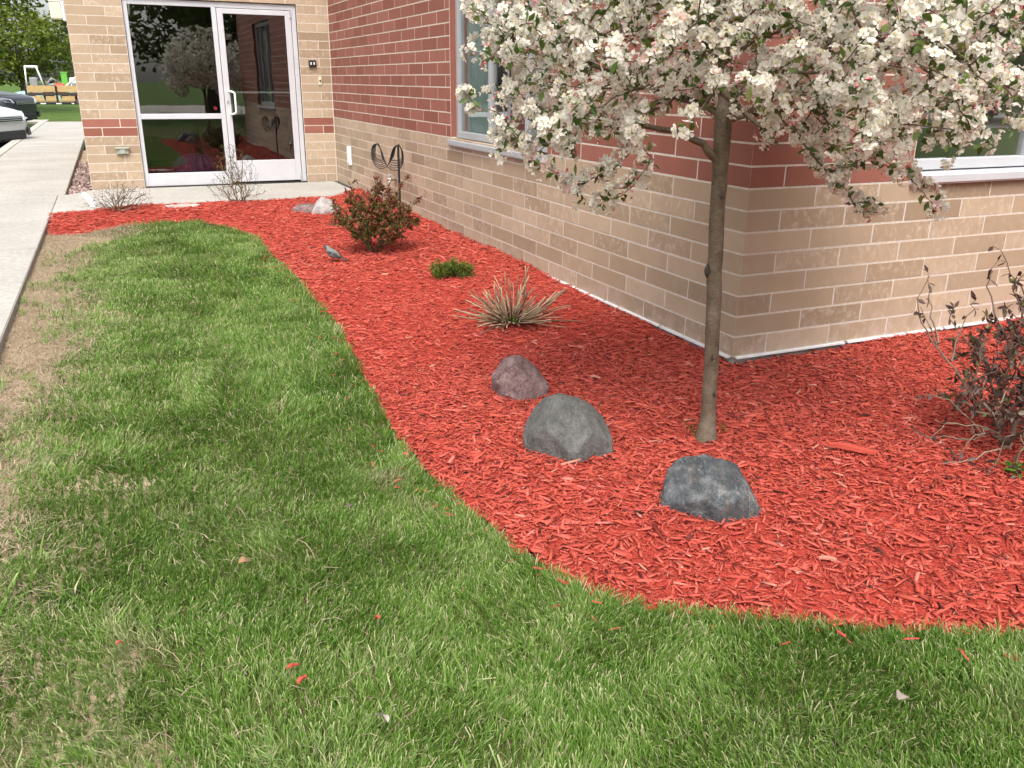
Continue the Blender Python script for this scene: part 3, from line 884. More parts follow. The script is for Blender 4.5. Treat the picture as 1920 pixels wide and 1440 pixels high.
# white cover plate on the long wall
e = fixture('cover_plate', 'tall white plastic cover on the tan wall near the inner corner', 'cover', (0, 7.53, 0.33))
q = MB(); wbox(q, 'A', 7.47, 7.60, 0.275, 0.50, 0.0, 0.028, 0.008); part(q, 'cover', M['white_plastic'], e)
q = MB(); wbox(q, 'A', 7.50, 7.57, 0.30, 0.475, 0.0285, 0.036, 0.004); part(q, 'flap', M['white_plastic'], e)
# spigot
e = fixture('hose_spigot', 'brass hose spigot on the tan wall behind the bushy shrub', 'spigot', (0, 5.62, 0.2))
q = MB(); q.tube([(0.0, 5.62, 0.295), (-0.10, 5.62, 0.295)], 0.016, 10); q.tube([(-0.06, 5.62, 0.295), (-0.08, 5.62, 0.26), (-0.085, 5.62, 0.225)], [0.015, 0.014, 0.017], 10); part(q, 'body', M['brass'], e, True)
q = MB(); q.tube([(-0.06, 5.62, 0.30), (-0.06, 5.62, 0.335)], 0.007, 8); q.tube([(-0.06, 5.57, 0.338), (-0.06, 5.67, 0.338)], 0.009, 8); part(q, 'valve_handle', M['alu_dark'], e)
q = MB(); q.tube([(-0.001, 5.62, 0.295), (-0.008, 5.62, 0.295)], 0.032, 14); part(q, 'flange', M['brass'], e)

# hose hanger: wire butterfly on a stake
hx0, hy0 = -0.17, 4.95
e = fixture('hose_hanger', 'black wire hose hanger shaped like a heart on a stake', 'hose hanger', (hx0, hy0, 0))
part(MB().tube([(hx0, hy0, -0.1), (hx0, hy0, 0.69)], 0.0115, 8), 'stake', M['black'], e)
RV, NV = Vector(RR), Vector(NN)
# lobes drawn in the hanger's own plane (along the wall direction): right lobe holds the stake
LOBES = [[(1060, 750), (950, 800), (830, 750), (762, 620), (750, 480), (770, 370), (830, 312), (900, 340), (960, 450), (1005, 600), (1060, 750)],
         [(1060, 750), (1130, 805), (1230, 830), (1335, 780), (1395, 650), (1395, 480), (1350, 370), (1290, 330), (1200, 390), (1150, 520), (1110, 660), (1060, 750)]]
def lobe(sgn, k):
    raw = np.array(LOBES[0 if sgn < 0 else 1], float)
    cen = np.array([880.0 if sgn < 0 else 1270.0, 330.0])
    # inner wires sag less and stand further back
    raw[:, 1] = np.where(raw[:, 1] > 560, 560+(raw[:, 1]-560)*(1-0.17*k), raw[:, 1])
    raw[:, 0] = cen[0]+(raw[:, 0]-cen[0])*(1-0.10*k)
    pts = [Vector((hx0, hy0, 0))+RV*((x_-1300)*0.00047)+NV*(0.022*k*math.sin(math.pi*i/(len(raw)-1)))+Vector((0, 0, 0.695-(z_-310)*0.00047)) for i, (x_, z_) in enumerate(raw)]
    out = []
    for i in range(len(pts)-1):      # smooth through the points
        p0, p1, p2, p3 = pts[max(i-1, 0)], pts[i], pts[i+1], pts[min(i+2, len(pts)-1)]
        for t_ in (0.0, 0.33, 0.66):
            out.append(0.5*((2*p1)+(p2-p0)*t_+(2*p0-5*p1+4*p2-p3)*t_*t_+(3*p1-p0-3*p2+p3)*t_**3))
    return out+[pts[-1]]
for sgn in (-1, 1):
    for k in range(5):
        q = MB(); q.tube(lobe(sgn, k), 0.0042, 5, False); part(q, 'wire', M['black'], e, True)

# ------------------------------------------------------------------ trees and branching
def grow(points, roots, bias=0.35):
    """join points to a tree: roots is list of (pos, parent index)"""
    pos = [np.array(p, float) for p, _ in roots]; par = [q for _, q in roots]
    plen = [0.0]*len(pos)
    for i in range(1, len(pos)): plen[i] = plen[par[i]]+np.linalg.norm(pos[i]-pos[par[i]])
    P = np.zeros((len(pos)+len(points), 3)); P[:len(pos)] = pos
    PL = np.zeros(len(P)); PL[:len(pos)] = plen
    PA = np.zeros(len(P), int); PA[:len(par)] = par
    n = len(pos); first = max(0, n-1) if n > 1 else 0
    allowed0 = int(n*0.5)
    order = np.argsort(np.linalg.norm(points-pos[-1], axis=1))
    for k in order:
        p = points[k]
        d = np.linalg.norm(P[allowed0:n]-p, axis=1)
        j = allowed0+int(np.argmin(d+bias*PL[allowed0:n]))
        P[n] = p; PA[n] = j; PL[n] = PL[j]+np.linalg.norm(p-P[j]); n += 1
    return P, PA

def radii(P, PA, tip, expo, nroot):
    n = len(P); acc = np.zeros(n); kids = np.zeros(n, int)
    for i in range(n-1, 0, -1):
        if kids[i] == 0: acc[i] = tip**expo
        acc[PA[i]] += acc[i]; kids[PA[i]] += 1
    return acc**(1/expo), kids

def branch_mesh(P, PA, R, start, sides=5, wob=0.06, mb=None):
    mb = mb or MB(); V = mb.v
    tint = []
    for i in range(start, len(P)):
        a, b = P[PA[i]], P[i]
        ln = np.linalg.norm(b-a)
        if ln < 1e-5: continue
        ra, rb = min(R[PA[i]], R[i]*1.35), R[i]
        m1 = a+(b-a)*0.35+rng.normal(0, wob*ln, 3)*0.6; m2 = a+(b-a)*0.7+rng.normal(0, wob*ln, 3)*0.6
        n0 = len(mb.v)
        mb.tube([a, m1, m2, b], [ra, ra*0.7+rb*0.3, ra*0.35+rb*0.65, rb*0.92], sides, False)
        tint += [random.random()]*(len(mb.v)-n0)
    return mb, tint

def mb_obj(mb, name, mat, parent, tint=None, smooth=True):
    o = mb.build(name, mat, parent, smooth)
    if tint is not None:
        a = o.data.attributes.new('tint', 'FLOAT', 'POINT'); a.data.foreach_set('value', np.asarray(tint, np.float32))
    return o

def rand_rot(n, up=None, spread=1.0):
    """random orthonormal frames; if up given the third axis leans to it"""
    d = rng.normal(size=(n, 3))
    if up is not None: d = d*spread+up
    d /= np.linalg.norm(d, axis=1, keepdims=True)
    t_ = rng.normal(size=(n, 3)); a = np.cross(d, t_); a /= np.linalg.norm(a, axis=1, keepdims=True)
    return a, np.cross(d, a), d

def leaves(name, pos, length, width, mat, parent, tint, up=None, spread=1.0, fold=0.18, curl=0.15, dirs=None):
    """diamond leaves: 6 verts, 4 tris, folded along the midrib"""
    n = len(pos)
    a, b, d = rand_rot(n, up, spread)
    if dirs is not None:
        a = dirs/np.linalg.norm(dirs, axis=1, keepdims=True)
        b = np.cross(d, a); b /= np.linalg.norm(b, axis=1, keepdims=True)+1e-9
        d = np.cross(a, b)
    Ln = length*(0.65+0.7*rng.random(n)); Wd = width*(0.7+0.6*rng.random(n))
    loc = np.array([(0, 0, 0), (0.42, 0.5, fold), (0.42, -0.5, fold), (0.45, 0, 0), (1.0, 0, -curl), (0.78, 0.28, fold*0.3), (0.78, -0.28, fold*0.3)])
    V = (pos[:, None, :]+loc[None, :, 0:1]*Ln[:, None, None]*a[:, None, :]+loc[None, :, 1:2]*Wd[:, None, None]*b[:, None, :]
         + loc[None, :, 2:3]*Wd[:, None, None]*d[:, None, :])
    k = 7
    base = (np.arange(n)*k)[:, None]
    T = np.concatenate([base+np.array([[0, 3, 1]]), base+np.array([[0, 2, 3]])])
    Q = np.concatenate([base+np.array([[3, 4, 5, 1]]), base+np.array([[3, 2, 6, 4]])])
    me = np_mesh(name, V.reshape(-1, 3), [T, Q], {'tint': np.repeat(tint, k)})
    return link(name, me, mat, parent)

# ---- the flowering tree
T0 = np.array([-0.678, -0.716, 0.0])
def TP(a, b, z): return T0+RR*a+NN*b+np.array([0, 0, z])
tree = empty('crabapple_tree', tuple(T0+np.array([0, 0, -0.04])))
tag(tree, 'young ornamental tree covered in white blossom by the building corner', 'tree')
def tpart(o):
    o.parent = tree; o.matrix_parent_inverse = Matrix.Translation(tree.location).inverted(); return o
mb = MB()
tr_pts, tr_r = [], []
for z, a, r_ in ((-0.12, -0.004, 0.060), (-0.035, -0.003, 0.052), (-0.005, 0.0, 0.043), (0.03, 0.001, 0.038), (0.07, 0.0, 0.0345), (0.16, -0.003, 0.0325), (0.27, -0.006, 0.032), (0.36, -0.012, 0.0325), (0.45, -0.018, 0.0315),
                 (0.55, -0.022, 0.032), (0.62, -0.030, 0.033), (0.68, -0.028, 0.031), (0.78, -0.032, 0.0315), (0.86, -0.036, 0.0305), (0.93, -0.036, 0.0325), (0.98, -0.039, 0.0315), (1.03, -0.04, 0.033), (1.08, -0.042, 0.035), (1.13, -0.044, 0.036), (1.17, -0.046, 0.03), (1.25, -0.05, 0.022)):
    tr_pts.append(TP(a, 0.006*math.sin(9*z), z)); tr_r.append(r_*0.86)
mb.tube(tr_pts, tr_r, 20)
V = np.array(mb.v)
for i in range(len(V)):
    q = mnoise.fractal(Vector(V[i])*14, 0.8, 2.0, 3)
    cpt = T0+RR*(-0.025)
    dv = V[i]-cpt; dv[2] = 0
    V[i] += dv/np.linalg.norm(dv)*0.0035*q
mb.v = [tuple(v) for v in V]
tpart(mb.build('trunk', M['bark'], None, True))
for z, a, sd in ((0.628, -0.055, 0.013), (0.30, -0.012, 0.006), (0.90, -0.030, 0.007), (0.155, 0.010, 0.006)):
    c = TP(a, -0.008 if z == 0.628 else -0.024, z)
    kn = MB(); kn.tube([c-np.array([0, 0, sd*2.0]), c-np.array([0, 0, sd])-NN*sd*0.3, c-NN*sd*0.45, c+np.array([0, 0, sd])-NN*sd*0.3, c+np.array([0, 0, sd*2.0])], [sd*0.2, sd*0.75, sd, sd*0.75, sd*0.2], 10)
    tpart(kn.build('knot', M['maple_bark'], None, True))

fork = TP(-0.045, 0, 1.15)
pts = []
zlow_k = [(-1.0, 1.12), (-0.9, 1.13), (-0.79, 1.04), (-0.62, 0.98), (-0.45, 1.01), (-0.3, 1.08), (-0.2, 1.15), (0.0, 1.17), (0.12, 1.12), (0.2, 1.06), (0.32, 0.99), (0.5, 0.97), (0.62, 1.02), (0.75, 1.09), (0.9, 1.15), (1.1, 1.2)]
zx, zz = np.array(zlow_k).T
while len(pts) < 1150:
    z = random.uniform(0.9, 2.3); a = random.uniform(-1.05, 1.15); b = random.uniform(-1, 1)
    rmax = 1.0*math.sqrt(max(0, 1-((z-1.32)/1.0)**2)) if z > 1.32 else 1.0-0.25*(1.32-z)/0.4
    rho = math.hypot((a-0.03)/1.03, b/0.9)
    ang = math.atan2(b, a)
    rmax *= 1+0.10*math.sin(3*ang+z*4)+0.06*math.sin(7*ang-5*z)
    if rho > rmax: continue
    kf = 3.1/(3.1+b); a1 = a*kf; z1 = 1.27-(1.27-z)*kf
    if a1 < -0.86-0.05*math.sin(9*z1): continue
    # drooping skirt of the crown, branches on the lawn side dip a little less
    lowz = np.interp(a1, zx, zz)+0.03*math.sin(11*a+5*b)
    if z1 < lowz+0.03: continue
    if rho < rmax*0.45 and random.random() < 0.25: continue
    if z > 1.75 and random.random() < 0.35: continue
    pts.append(TP(a, b, z))
def chain(lst, b0=0.0):
    for (px, pz) in lst: pts.append(TP(px, b0+random.uniform(-0.02, 0.02), pz))
chain([(-0.38, 1.04), (-0.44, 1.0), (-0.50, 0.96), (-0.55, 0.93), (-0.60, 0.965)], -0.1)
chain([(-0.30, 1.03), (-0.335, 0.99), (-0.36, 0.95), (-0.40, 0.91), (-0.46, 0.888), (-0.52, 0.893)], -0.15)
chain([(0.33, 0.98), (0.39, 0.93), (0.43, 0.88), (0.47, 0.85), (0.50, 0.88)], -0.05)
chain([(0.60, 0.98), (0.65, 0.93), (0.70, 0.89), (0.73, 0.865)], -0.05)
chain([(-0.74, 1.05), (-0.80, 1.045), (-0.68, 1.0), (-0.64, 0.985)], -0.05)
chain([(0.80, 1.07), (0.86, 1.09), (0.92, 1.13), (0.98, 1.17), (0.9, 1.15)], -0.05)
chain([(-0.82, 1.17), (-0.89, 1.19), (-0.92, 1.215), (-0.86, 1.33), (-0.89, 1.36)], -0.03)
pts = np.array(pts)
roots = [(TP(-0.03, 0, 1.0), 0), (TP(-0.043, 0, 1.08), 0), (TP(-0.045, 0, 1.15), 1), (TP(-0.05, 0.0, 1.22), 2),
         (TP(-0.11, -0.02, 1.075), 0), (TP(-0.20, -0.04, 1.115), 4), (TP(-0.40, -0.05, 1.15), 5),
         (TP(0.04, 0.02, 1.17), 2), (TP(0.13, 0.03, 1.19), 7), (TP(-0.09, 0.09, 1.2), 2), (TP(-0.02, -0.1, 1.2), 2), (TP(0.06, -0.16, 1.13), 10), (TP(-0.06, 0.02, 1.36), 3), (TP(-0.1, 0.0, 1.55), 12)]
P, PA = grow(pts, roots, 0.32)
R, kids = radii(P, PA, 0.0016, 2.35, len(roots))
R = np.minimum(R, 0.016)
R[0] = 0.024; R[4:7] = np.maximum(R[4:7], [0.0125, 0.0105, 0.0085])
mb, tint = branch_mesh(P, PA, R, 1, 6, 0.06)
tpart(mb_obj(mb, 'branches', M['bark'], None))
# blossom spurs along every thin twig
spur, sdirs = [], []
for i in range(len(roots), len(P)):
    a, b = P[PA[i]], P[i]
    ln = np.linalg.norm(b-a)
    if R[i] > 0.0085: continue
    m = max(1, int(ln/(0.026 if b[2] > 1.02 else 0.015)))
    for k in range(m):
        t_ = (k+random.random())/m
        spur.append(a+(b-a)*t_)
        sdirs.append((b-a)/max(ln, 1e-6))
    if kids[i] == 0:
        spur.append(b); sdirs.append((b-a)/max(ln, 1e-6))
spur = np.array(spur); sdirs = np.array(sdirs)
print('spurs', len(spur))
cent = TP(0, 0, 1.25)
keep = rng.random(len(spur)) < 0.90
fpos, fdir, lpos, ldir, bpos, bdir = [], [], [], [], [], []
for s, sd in zip(spur[keep], sdirs[keep]):
    outd = s-cent; outd /= np.linalg.norm(outd)+1e-9
    out = outd*0.7+np.array([0, 0, 0.35])+rng.normal(0, 0.45, 3); out /= np.linalg.norm(out)
    isbud = random.random() < 0.09
    nf = random.randint(4, 8)
    cpos = s+out*0.022
    for _ in range(nf):
        dv = out*0.8+rng.normal(0, 0.75, 3); dv /= np.linalg.norm(dv)
        q = cpos+dv*0.026*random.uniform(0.6, 1.25)
        if isbud and random.random() < 0.7 or random.random() < 0.04: bpos.append(q); bdir.append(dv)
        else: fpos.append(q); fdir.append(dv)
    for _ in range(random.choice((1, 1, 2, 3))):
        dv = out*0.5+rng.normal(0, 0.8, 3); dv /= np.linalg.norm(dv)
        lpos.append(s+dv*0.006); ldir.append(dv)
fpos = np.array(fpos); fdir = np.array(fdir)
print('flowers', len(fpos))
def flowers(name, pos, dirs, size, mat, parent):
    n = len(pos)
    d = dirs; t_ = rng.normal(size=(n, 3)); a = np.cross(d, t_); a /= np.linalg.norm(a, axis=1, keepdims=True); b = np.cross(d, a)
    S = size*(0.62+0.62*rng.random(n)); cup = 0.15+0.75*rng.random(n)**1.5
    V = np.zeros((n, 5, 6, 3)); tintv = np.zeros((n, 5, 6))
    tf = rng.random(n)**1.6*0.72
    tf[rng.random(n) < 0.05] = 0.95
    for p in range(5):
        ang = 2*math.pi*p/5+rng.normal(0, 0.12, n)
        ca, sa = np.cos(ang)[:, None], np.sin(ang)[:, None]
        rad = ca*a+sa*b; tan = -sa*a+ca*b
        cu_ = np.clip(cup+rng.normal(0, 0.18, n), 0, 1.3)[:, None]
        def pt(r_, w_, h_): return pos+S[:, None]*(rad*r_*(1-0.30*cu_)+tan*w_+d*(h_*cu_))
        loc = [(0.06, 0.0, 0.0), (0.62, 0.36, 0.42), (0.62, -0.36, 0.42), (0.60, 0.0, 0.28), (1.0, 0.20, 0.75), (1.0, -0.20, 0.75)]
        for k, (r_, w_, h_) in enumerate(loc): V[:, p, k] = pt(r_, w_, h_)
        tintv[:, p, :] = np.clip(tf+rng.normal(0, 0.05, n), 0, 1)[:, None]
    base = (np.arange(n*5)*6)[:, None]
    T = np.concatenate([base+np.array([[0, 3, 1]]), base+np.array([[0, 2, 3]]), base+np.array([[3, 5, 4]])])
    Q = np.concatenate([base+np.array([[3, 4, 1, 1]])[:, :3], base+np.array([[3, 2, 5]])])
    me = np_mesh(name, V.reshape(-1, 3), [T, Q], {'tint': tintv.ravel()})
    return link(name, me, mat, parent)
blo = tpart(flowers('blossoms', fpos, fdir, 0.0160, M['petal'], None))
# stamens: small tufts in the flower hearts
n = len(fpos); sel = rng.random(n) < 0.8
cp = fpos[sel]+fdir[sel]*0.003
a, b, d = rand_rot(len(cp))
d = fdir[sel]; a = np.cross(d, a); a /= np.linalg.norm(a, axis=1, keepdims=True); b = np.cross(d, a)
V = np.stack([cp+a*0.0032, cp+b*0.0032-a*0.0016, cp-b*0.0032-a*0.0016, cp+d*0.006], 1)
base = (np.arange(len(cp))*4)[:, None]
me = np_mesh('stamens', V.reshape(-1, 3), [np.concatenate([base+np.array([t_]) for t_ in ([0, 1, 3], [1, 2, 3], [2, 0, 3])])])
tpart(link('stamens', me, M['stamen']))
bpos = np.array(bpos); bdir = np.array(bdir)
def buds(name, pos, dirs, size, mat, tint):
    n = len(pos); d = dirs; t_ = rng.normal(size=(n, 3)); a = np.cross(d, t_); a /= np.linalg.norm(a, axis=1, keepdims=True); b = np.cross(d, a)
    S = size*(0.6+0.7*rng.random(n))[:, None]
    V = [pos-d*S]+[pos+S*0.75*(math.cos(k*math.pi/3)*a+math.sin(k*math.pi/3)*b) for k in range(6)]+[pos+d*S*1.1]
    V = np.stack(V, 1); base = (np.arange(n)*8)[:, None]
    T = np.concatenate([base+np.array([[0, 1+(k+1) % 6, 1+k]]) for k in range(6)]+[base+np.array([[7, 1+k, 1+(k+1) % 6]]) for k in range(6)])
    me = np_mesh(name, V.reshape(-1, 3), [T], {'tint': np.repeat(tint, 8)})
    return link(name, me, mat, None, True)
tpart(buds('buds', bpos, bdir, 0.0062, M['bud'], rng.random(len(bpos))))
lpos = np.array(lpos); ldir = np.array(ldir)
tpart(leaves('leaves', lpos, 0.034, 0.018, M['apple_leaf'], None, np.clip(rng.normal(0.5, 0.25, len(lpos)), 0, 1), np.array([0, 0, 1.0]), 0.7, dirs=ldir))
# flower stems
mbq = MB()
tri_p = fpos-fdir*0.024
a, b, d = rand_rot(len(fpos))
V = np.stack([fpos, tri_p+a*0.0007, tri_p-a*0.0007], 1)
me = np_mesh('flower_stems', V.reshape(-1, 3), [(np.arange(len(fpos))*3)[:, None]+np.array([[0, 1, 2]])], {'tint': np.repeat(0.6, len(fpos)*3)})
tpart(link('flower_stems', me, M['apple_leaf']))

# ---- large leafy trees
def big_tree(name, label, base, height, crad, zlow, nleaf, lsize, lmat, trunk_r, seed, group=None, cat='tree'):
    global rng
    rng = np.random.default_rng(seed); random.seed(seed)
    root = empty(name, tuple(base)); tag(root, label, cat, group)
    base = np.array(base, float)
    pts = []
    zc = (zlow+height)/2; hz = (height-zlow)/2
    while len(pts) < 260:
        p = rng.uniform(-1, 1, 3)
        r_ = np.linalg.norm(p)
        if r_ > 1 or r_ < 0.35: continue
        lump = 1+0.16*math.sin(5*p[0]+3*p[2])+0.12*math.sin(7*p[1]-4*p[2]+1)
        pts.append(base+np.array([p[0]*crad*lump, p[1]*crad*lump, zc+p[2]*hz]))
    pts = np.array(pts)
    roots = [(base+np.array([0, 0, -0.2]), 0), (base+np.array([0.02, 0, zlow*0.6]), 0), (base+np.array([0.05, 0.03, zlow]), 1), (base+np.array([0.0, 0.05, zc]), 2)]
    P, PA = grow(pts, roots, 0.4)
    R, kids = radii(P, PA, 0.02, 2.3, 4)
    R = np.minimum(R, trunk_r)
    R[0:3] = trunk_r*1.15, trunk_r, trunk_r*0.9
    tm = MB(); tm.tube([P[0], P[1], P[2], P[3]], [trunk_r*1.3, trunk_r, trunk_r*0.85, trunk_r*0.5], 12)
    def pp(o): o.parent = root; o.matrix_parent_inverse = Matrix.Translation(root.location).inverted(); return o
    pp(tm.build('trunk', M['maple_bark'], None, True))
    mb, _ = branch_mesh(P, PA, R, 4, 5, 0.06)
    pp(mb.build('branches', M['maple_bark'], None, True))
    # leaf clumps round the twig ends
    cl = P[4:]; per = int(nleaf/len(cl))+1
    cpos = np.repeat(cl, per, 0)
    off = rng.normal(size=(len(cpos), 3)); off /= np.linalg.norm(off, axis=1, keepdims=True)
    off *= (rng.random(len(cpos))**0.5)[:, None]*crad*0.17*np.array([1.25, 1.25, 0.7])
    tn = np.clip(np.repeat(rng.normal(0.5, 0.2, len(cl)), per)+rng.normal(0, 0.12, len(cpos)), 0, 1)
    pp(leaves('crown', cpos+off, lsize, lsize*0.75, lmat, None, tn, np.array([0, 0, 1.0]), 0.9))
    return root
big_tree('maple_tree', 'big yellow-green leafy tree beyond the parked cars', (-10.2, 40, -0.16), 11.0, 5.4, 2.0, 20000, 0.20, M['maple_leaf'], 0.24, 3)
big_tree('maple_tree', 'smaller leafy tree standing behind the wooden trailer', (-9.0, 82, -0.70), 7.5, 4.2, 1.4, 5000, 0.32, M['maple_leaf'], 0.2, 5)
big_tree('maple_tree', 'rounded leafy tree far off at the left edge', (-17.5, 90, -0.70), 8.5, 5.0, 1.2, 5000, 0.36, M['maple_leaf'], 0.25, 6)
big_tree('maple_tree', 'dark far tree seen above the trailer machines', (-3.0, 96, -0.70), 9, 5.5, 0.8, 5000, 0.38, M['dark_leaf'], 0.25, 8)
big_tree('shade_tree', 'broad shade tree mirrored in the upper pane left of the door', (1.0, -15.5, -0.16), 9.0, 5.0, 1.9, 11000, 0.24, M['dark_leaf'], 0.25, 21)
big_tree('shade_tree', 'shade tree mirrored at the right of the glass door', (8.2, -17.5, -0.16), 9.0, 4.6, 1.9, 7000, 0.27, M['dark_leaf'], 0.25, 22)
big_tree('shade_tree', 'shade tree mirrored at the left edge of the upper pane', (-7.2, -18, -0.16), 8.5, 4.6, 1.8, 6000, 0.28, M['dark_leaf'], 0.25, 23)
big_tree('shade_tree', 'dark tree mirrored in the window right of the flowering tree', (30, -22, -0.16), 4.6, 4.6, 0.6, 4000, 0.36, M['dark_leaf'], 0.25, 24)
big_tree('shade_tree', 'far dark tree mirrored low in the right window', (46, -28, -0.16), 5.2, 6.0, 0.5, 4000, 0.45, M['dark_leaf'], 0.25, 25)

rng = np.random.default_rng(77); random.seed(77)
# ------------------------------------------------------------------ rocks
def rock(name, label, loc, size, cuts, mat, seed, rough=0.06, rotz=0.0, cat='rock', skew=(0, 0)):
    bm = bmesh.new()
    bmesh.ops.create_icosphere(bm, subdivisions=5 if loc[1] < 1 else 4, radius=1.0)
    for v in bm.verts:
        p = v.co.copy()
        for (nx, ny, nz, d) in cuts:
            nv = Vector((nx, ny, nz)).normalized()
            k = p.dot(nv)-d
            if k > 0: p -= nv*k*0.98
        q = p*1.0+Vector((seed*3.1, seed*1.7, seed))
        p *= 1+rough*mnoise.fractal(q*1.6, 0.9, 2.0, 4)+rough*0.45*mnoise.fractal(q*5, 0.8, 2.0, 4)-rough*0.25*abs(mnoise.noise(q*3.3))
        p = Vector((p.x*size[0]+skew[0]*p.z*size[2], p.y*size[1]+skew[1]*p.z*size[2], p.z*size[2]))
        v.co = p
    me = bpy.data.meshes.new(name); bm.to_mesh(me); bm.free()
    o = link(name, me, mat, None, True)
    o.location = loc; o.rotation_euler = (0, 0, rotz)
    tag(o, label, cat)
    return o
RZ = math.atan2(RR[1], RR[0])     # local x = picture right
def at(base, a=0.0, b=0.0, z=0.0): return tuple(np.array([base[0], base[1], 0.0])+RR*a+NN*b+np.array([0, 0, z]))
rock('boulder', 'large smooth grey boulder in the middle of the three near rocks', at((-1.309, -0.752), 0.012, 0.175, -0.005), (0.170, 0.150, 0.172),
     [(0.75, -0.25, 0.6, 0.82), (-0.85, -0.2, 0.65, 0.80), (0.05, -0.85, 0.55, 0.80), (-0.55, -0.83, -0.1, 0.76), (0.62, -0.78, -0.1, 0.80)], M['rock_grey'], 1.3, 0.045, RZ, skew=(-0.12, 0.1))
rock('boulder', 'rounded pinkish granite rock behind the grey boulder', at((-1.205, -0.114), 0.004, 0.185, -0.010), (0.126, 0.115, 0.134),
     [(0.85, -0.3, 0.75, 0.68), (-0.2, -1, 0.35, 0.78), (0.5, -0.9, 0.1, 0.74), (-0.7, 0, 0.8, 0.88)], M['rock_pink'], 2.9, 0.075, RZ, skew=(-0.2, 0.05))
rock('boulder', 'jagged blue-black rock with orange and white veins, nearest the lawn', at((-1.119, -1.326), 0.042, 0.155, -0.008), (0.178, 0.140, 0.160),
     [(-0.60, -0.80, -0.05, 0.66), (0.50, -0.86, -0.05, 0.70), (-0.70, -0.35, 0.62, 0.62), (0.58, -0.25, 0.77, 0.60), (0.05, -0.70, 0.71, 0.68), (0.0, 0.5, 0.87, 0.90), (0.92, 0.0, 0.38, 0.76), (-0.95, 0.15, 0.25, 0.88), (0.75, -0.62, 0.2, 0.74)], M['rock_dark'], 5.2, 0.05, RZ, skew=(-0.10, 0.0))
rock('boulder', 'small whitish speckled rock by the entry slab', at((-0.829, 5.56), 0.015, 0.11, 0.0), (0.15, 0.13, 0.135),
     [(0.6, -0.3, 0.7, 0.75), (-0.8, -0.2, 0.6, 0.70)], M['rock_white'], 6.1, 0.05, RZ)
rock('boulder', 'low pinkish flat rock left of the whitish speckled rock', at((-1.0, 5.70), 0.02, 0.08, -0.01), (0.15, 0.11, 0.10),
     [(0, 0, 1, 0.7), (-0.7, 0, 0.6, 0.75)], M['rock_pink'], 7.7, 0.06, RZ)
rock('flat_stone', 'flat pale stepping stone lying in the mulch before the left glass', (-2.09, 6.40, 0.0), (0.20, 0.13, 0.045),
     [(0, 0, 1, 0.55)], M['rock_flat'], 8.2, 0.07, 0.1, 'stone')

# ------------------------------------------------------------------ mulch chips
def chips(n, region, lmin, lmax, lift, stray=False):
    xs, ys = [], []
    while len(xs) < n:
        k = n*2
        x = rng.uniform(region[0], region[1], k); y = rng.uniform(region[2], region[3], k)
        ok = in_poly(x, y, MULCH_POLY)
        ed = dist_poly(x, y, GE)
        if stray: ok = ~ok & (ed < 0.22*rng.random(k)**2) & (x < 0) & (x > -3.2)
        ok &= ~((ed < 0.03) & (rng.random(k) < 0.35))
        sx, sy, sz = project(np.stack([x, y, np.zeros(k)], 1))
        ok &= (sz > 0.3) & (sx > -500) & (sx < 2500) & (sy < 1900)
        xs += list(x[ok]); ys += list(y[ok])
    x = np.array(xs[:n]); y = np.array(ys[:n])
    z = mulchz(x, y)+rng.random(n)**1.5*lift+0.002+(0.012 if stray else 0)
    Ln = (lmin+(lmax-lmin)*rng.beta(1.3, 3.6, n)); Wd = Ln*(0.10+0.22*rng.random(n)**1.5); Wd = np.clip(Wd, 0.0028, 0.013); Th = np.clip(Wd*(0.25+0.35*rng.random(n)), 0.0014, 0.006)
    yaw = rng.uniform(0, 2*np.pi, n); pit = rng.normal(0, 0.13, n); rol = rng.normal(0, 0.32, n)
    ca, sa, cp, sp = np.cos(yaw), np.sin(yaw), np.cos(pit), np.sin(pit)
    ax = np.stack([ca*cp, sa*cp, sp], 1)
    side = np.stack([-sa, ca, np.zeros(n)], 1)
    up = np.cross(ax, side)
    side2 = side*np.cos(rol)[:, None]+up*np.sin(rol)[:, None]; up2 = np.cross(ax, side2)
    c = np.stack([x, y, z], 1)
    V = np.zeros((n, 8, 3))
    k = 0
    for zz in (-0.5, 0.5):
        for (lx, wy) in ((-0.5, -0.5), (0.5, -0.5), (0.5, 0.5), (-0.5, 0.5)):
            lxx = lx*(0.7+0.6*rng.random(n)); wyy = wy*(0.25+0.9*rng.random(n)); 
            bend = 0.10*Ln*rng.normal(size=n)*0.3
            V[:, k] = c+ax*(lxx*Ln)[:, None]+side2*(wyy*Wd+bend*abs(lx))[:, None]+up2*(zz*Th)[:, None]
            k += 1
    base = (np.arange(n)*8)[:, None]
    Q = np.concatenate([base+np.array([q]) for q in (([4, 5, 6, 7], [0, 1, 5, 4], [1, 2, 6, 5], [2, 3, 7, 6], [3, 0, 4, 7]) if region[3] < 1 else ([4, 5, 6, 7], [0, 1, 5, 4], [2, 3, 7, 6]))])
    tint = np.clip(rng.normal(0.57, 0.15, n), 0.06, 0.95)
    r_ = rng.random(n); tint[r_ < 0.022] = rng.random((r_ < 0.022).sum())*0.05; tint[r_ > 0.985] = 0.95+0.035*rng.random((r_ > 0.985).sum())
    return V.reshape(-1, 3), Q, np.repeat(tint, 8)
parts_ = [chips(42000, (-2.0, 1.6, -2.9, 0.6), 0.008, 0.062, 0.012), chips(3200, (-2.0, 1.6, -2.9, 0.2), 0.03, 0.09, 0.015), chips(32000, (-2.0, 2.5, -1.2, 3.6), 0.012, 0.068, 0.013),
          chips(17000, (-3.3, 0.0, 2.6, 7.3), 0.02, 0.085, 0.016), chips(170, (-3.2, 1.0, -3.0, 5.6), 0.014, 0.05, 0.012, True)]
V = np.concatenate([p[0] for p in parts_]); off = 0; Qs = []
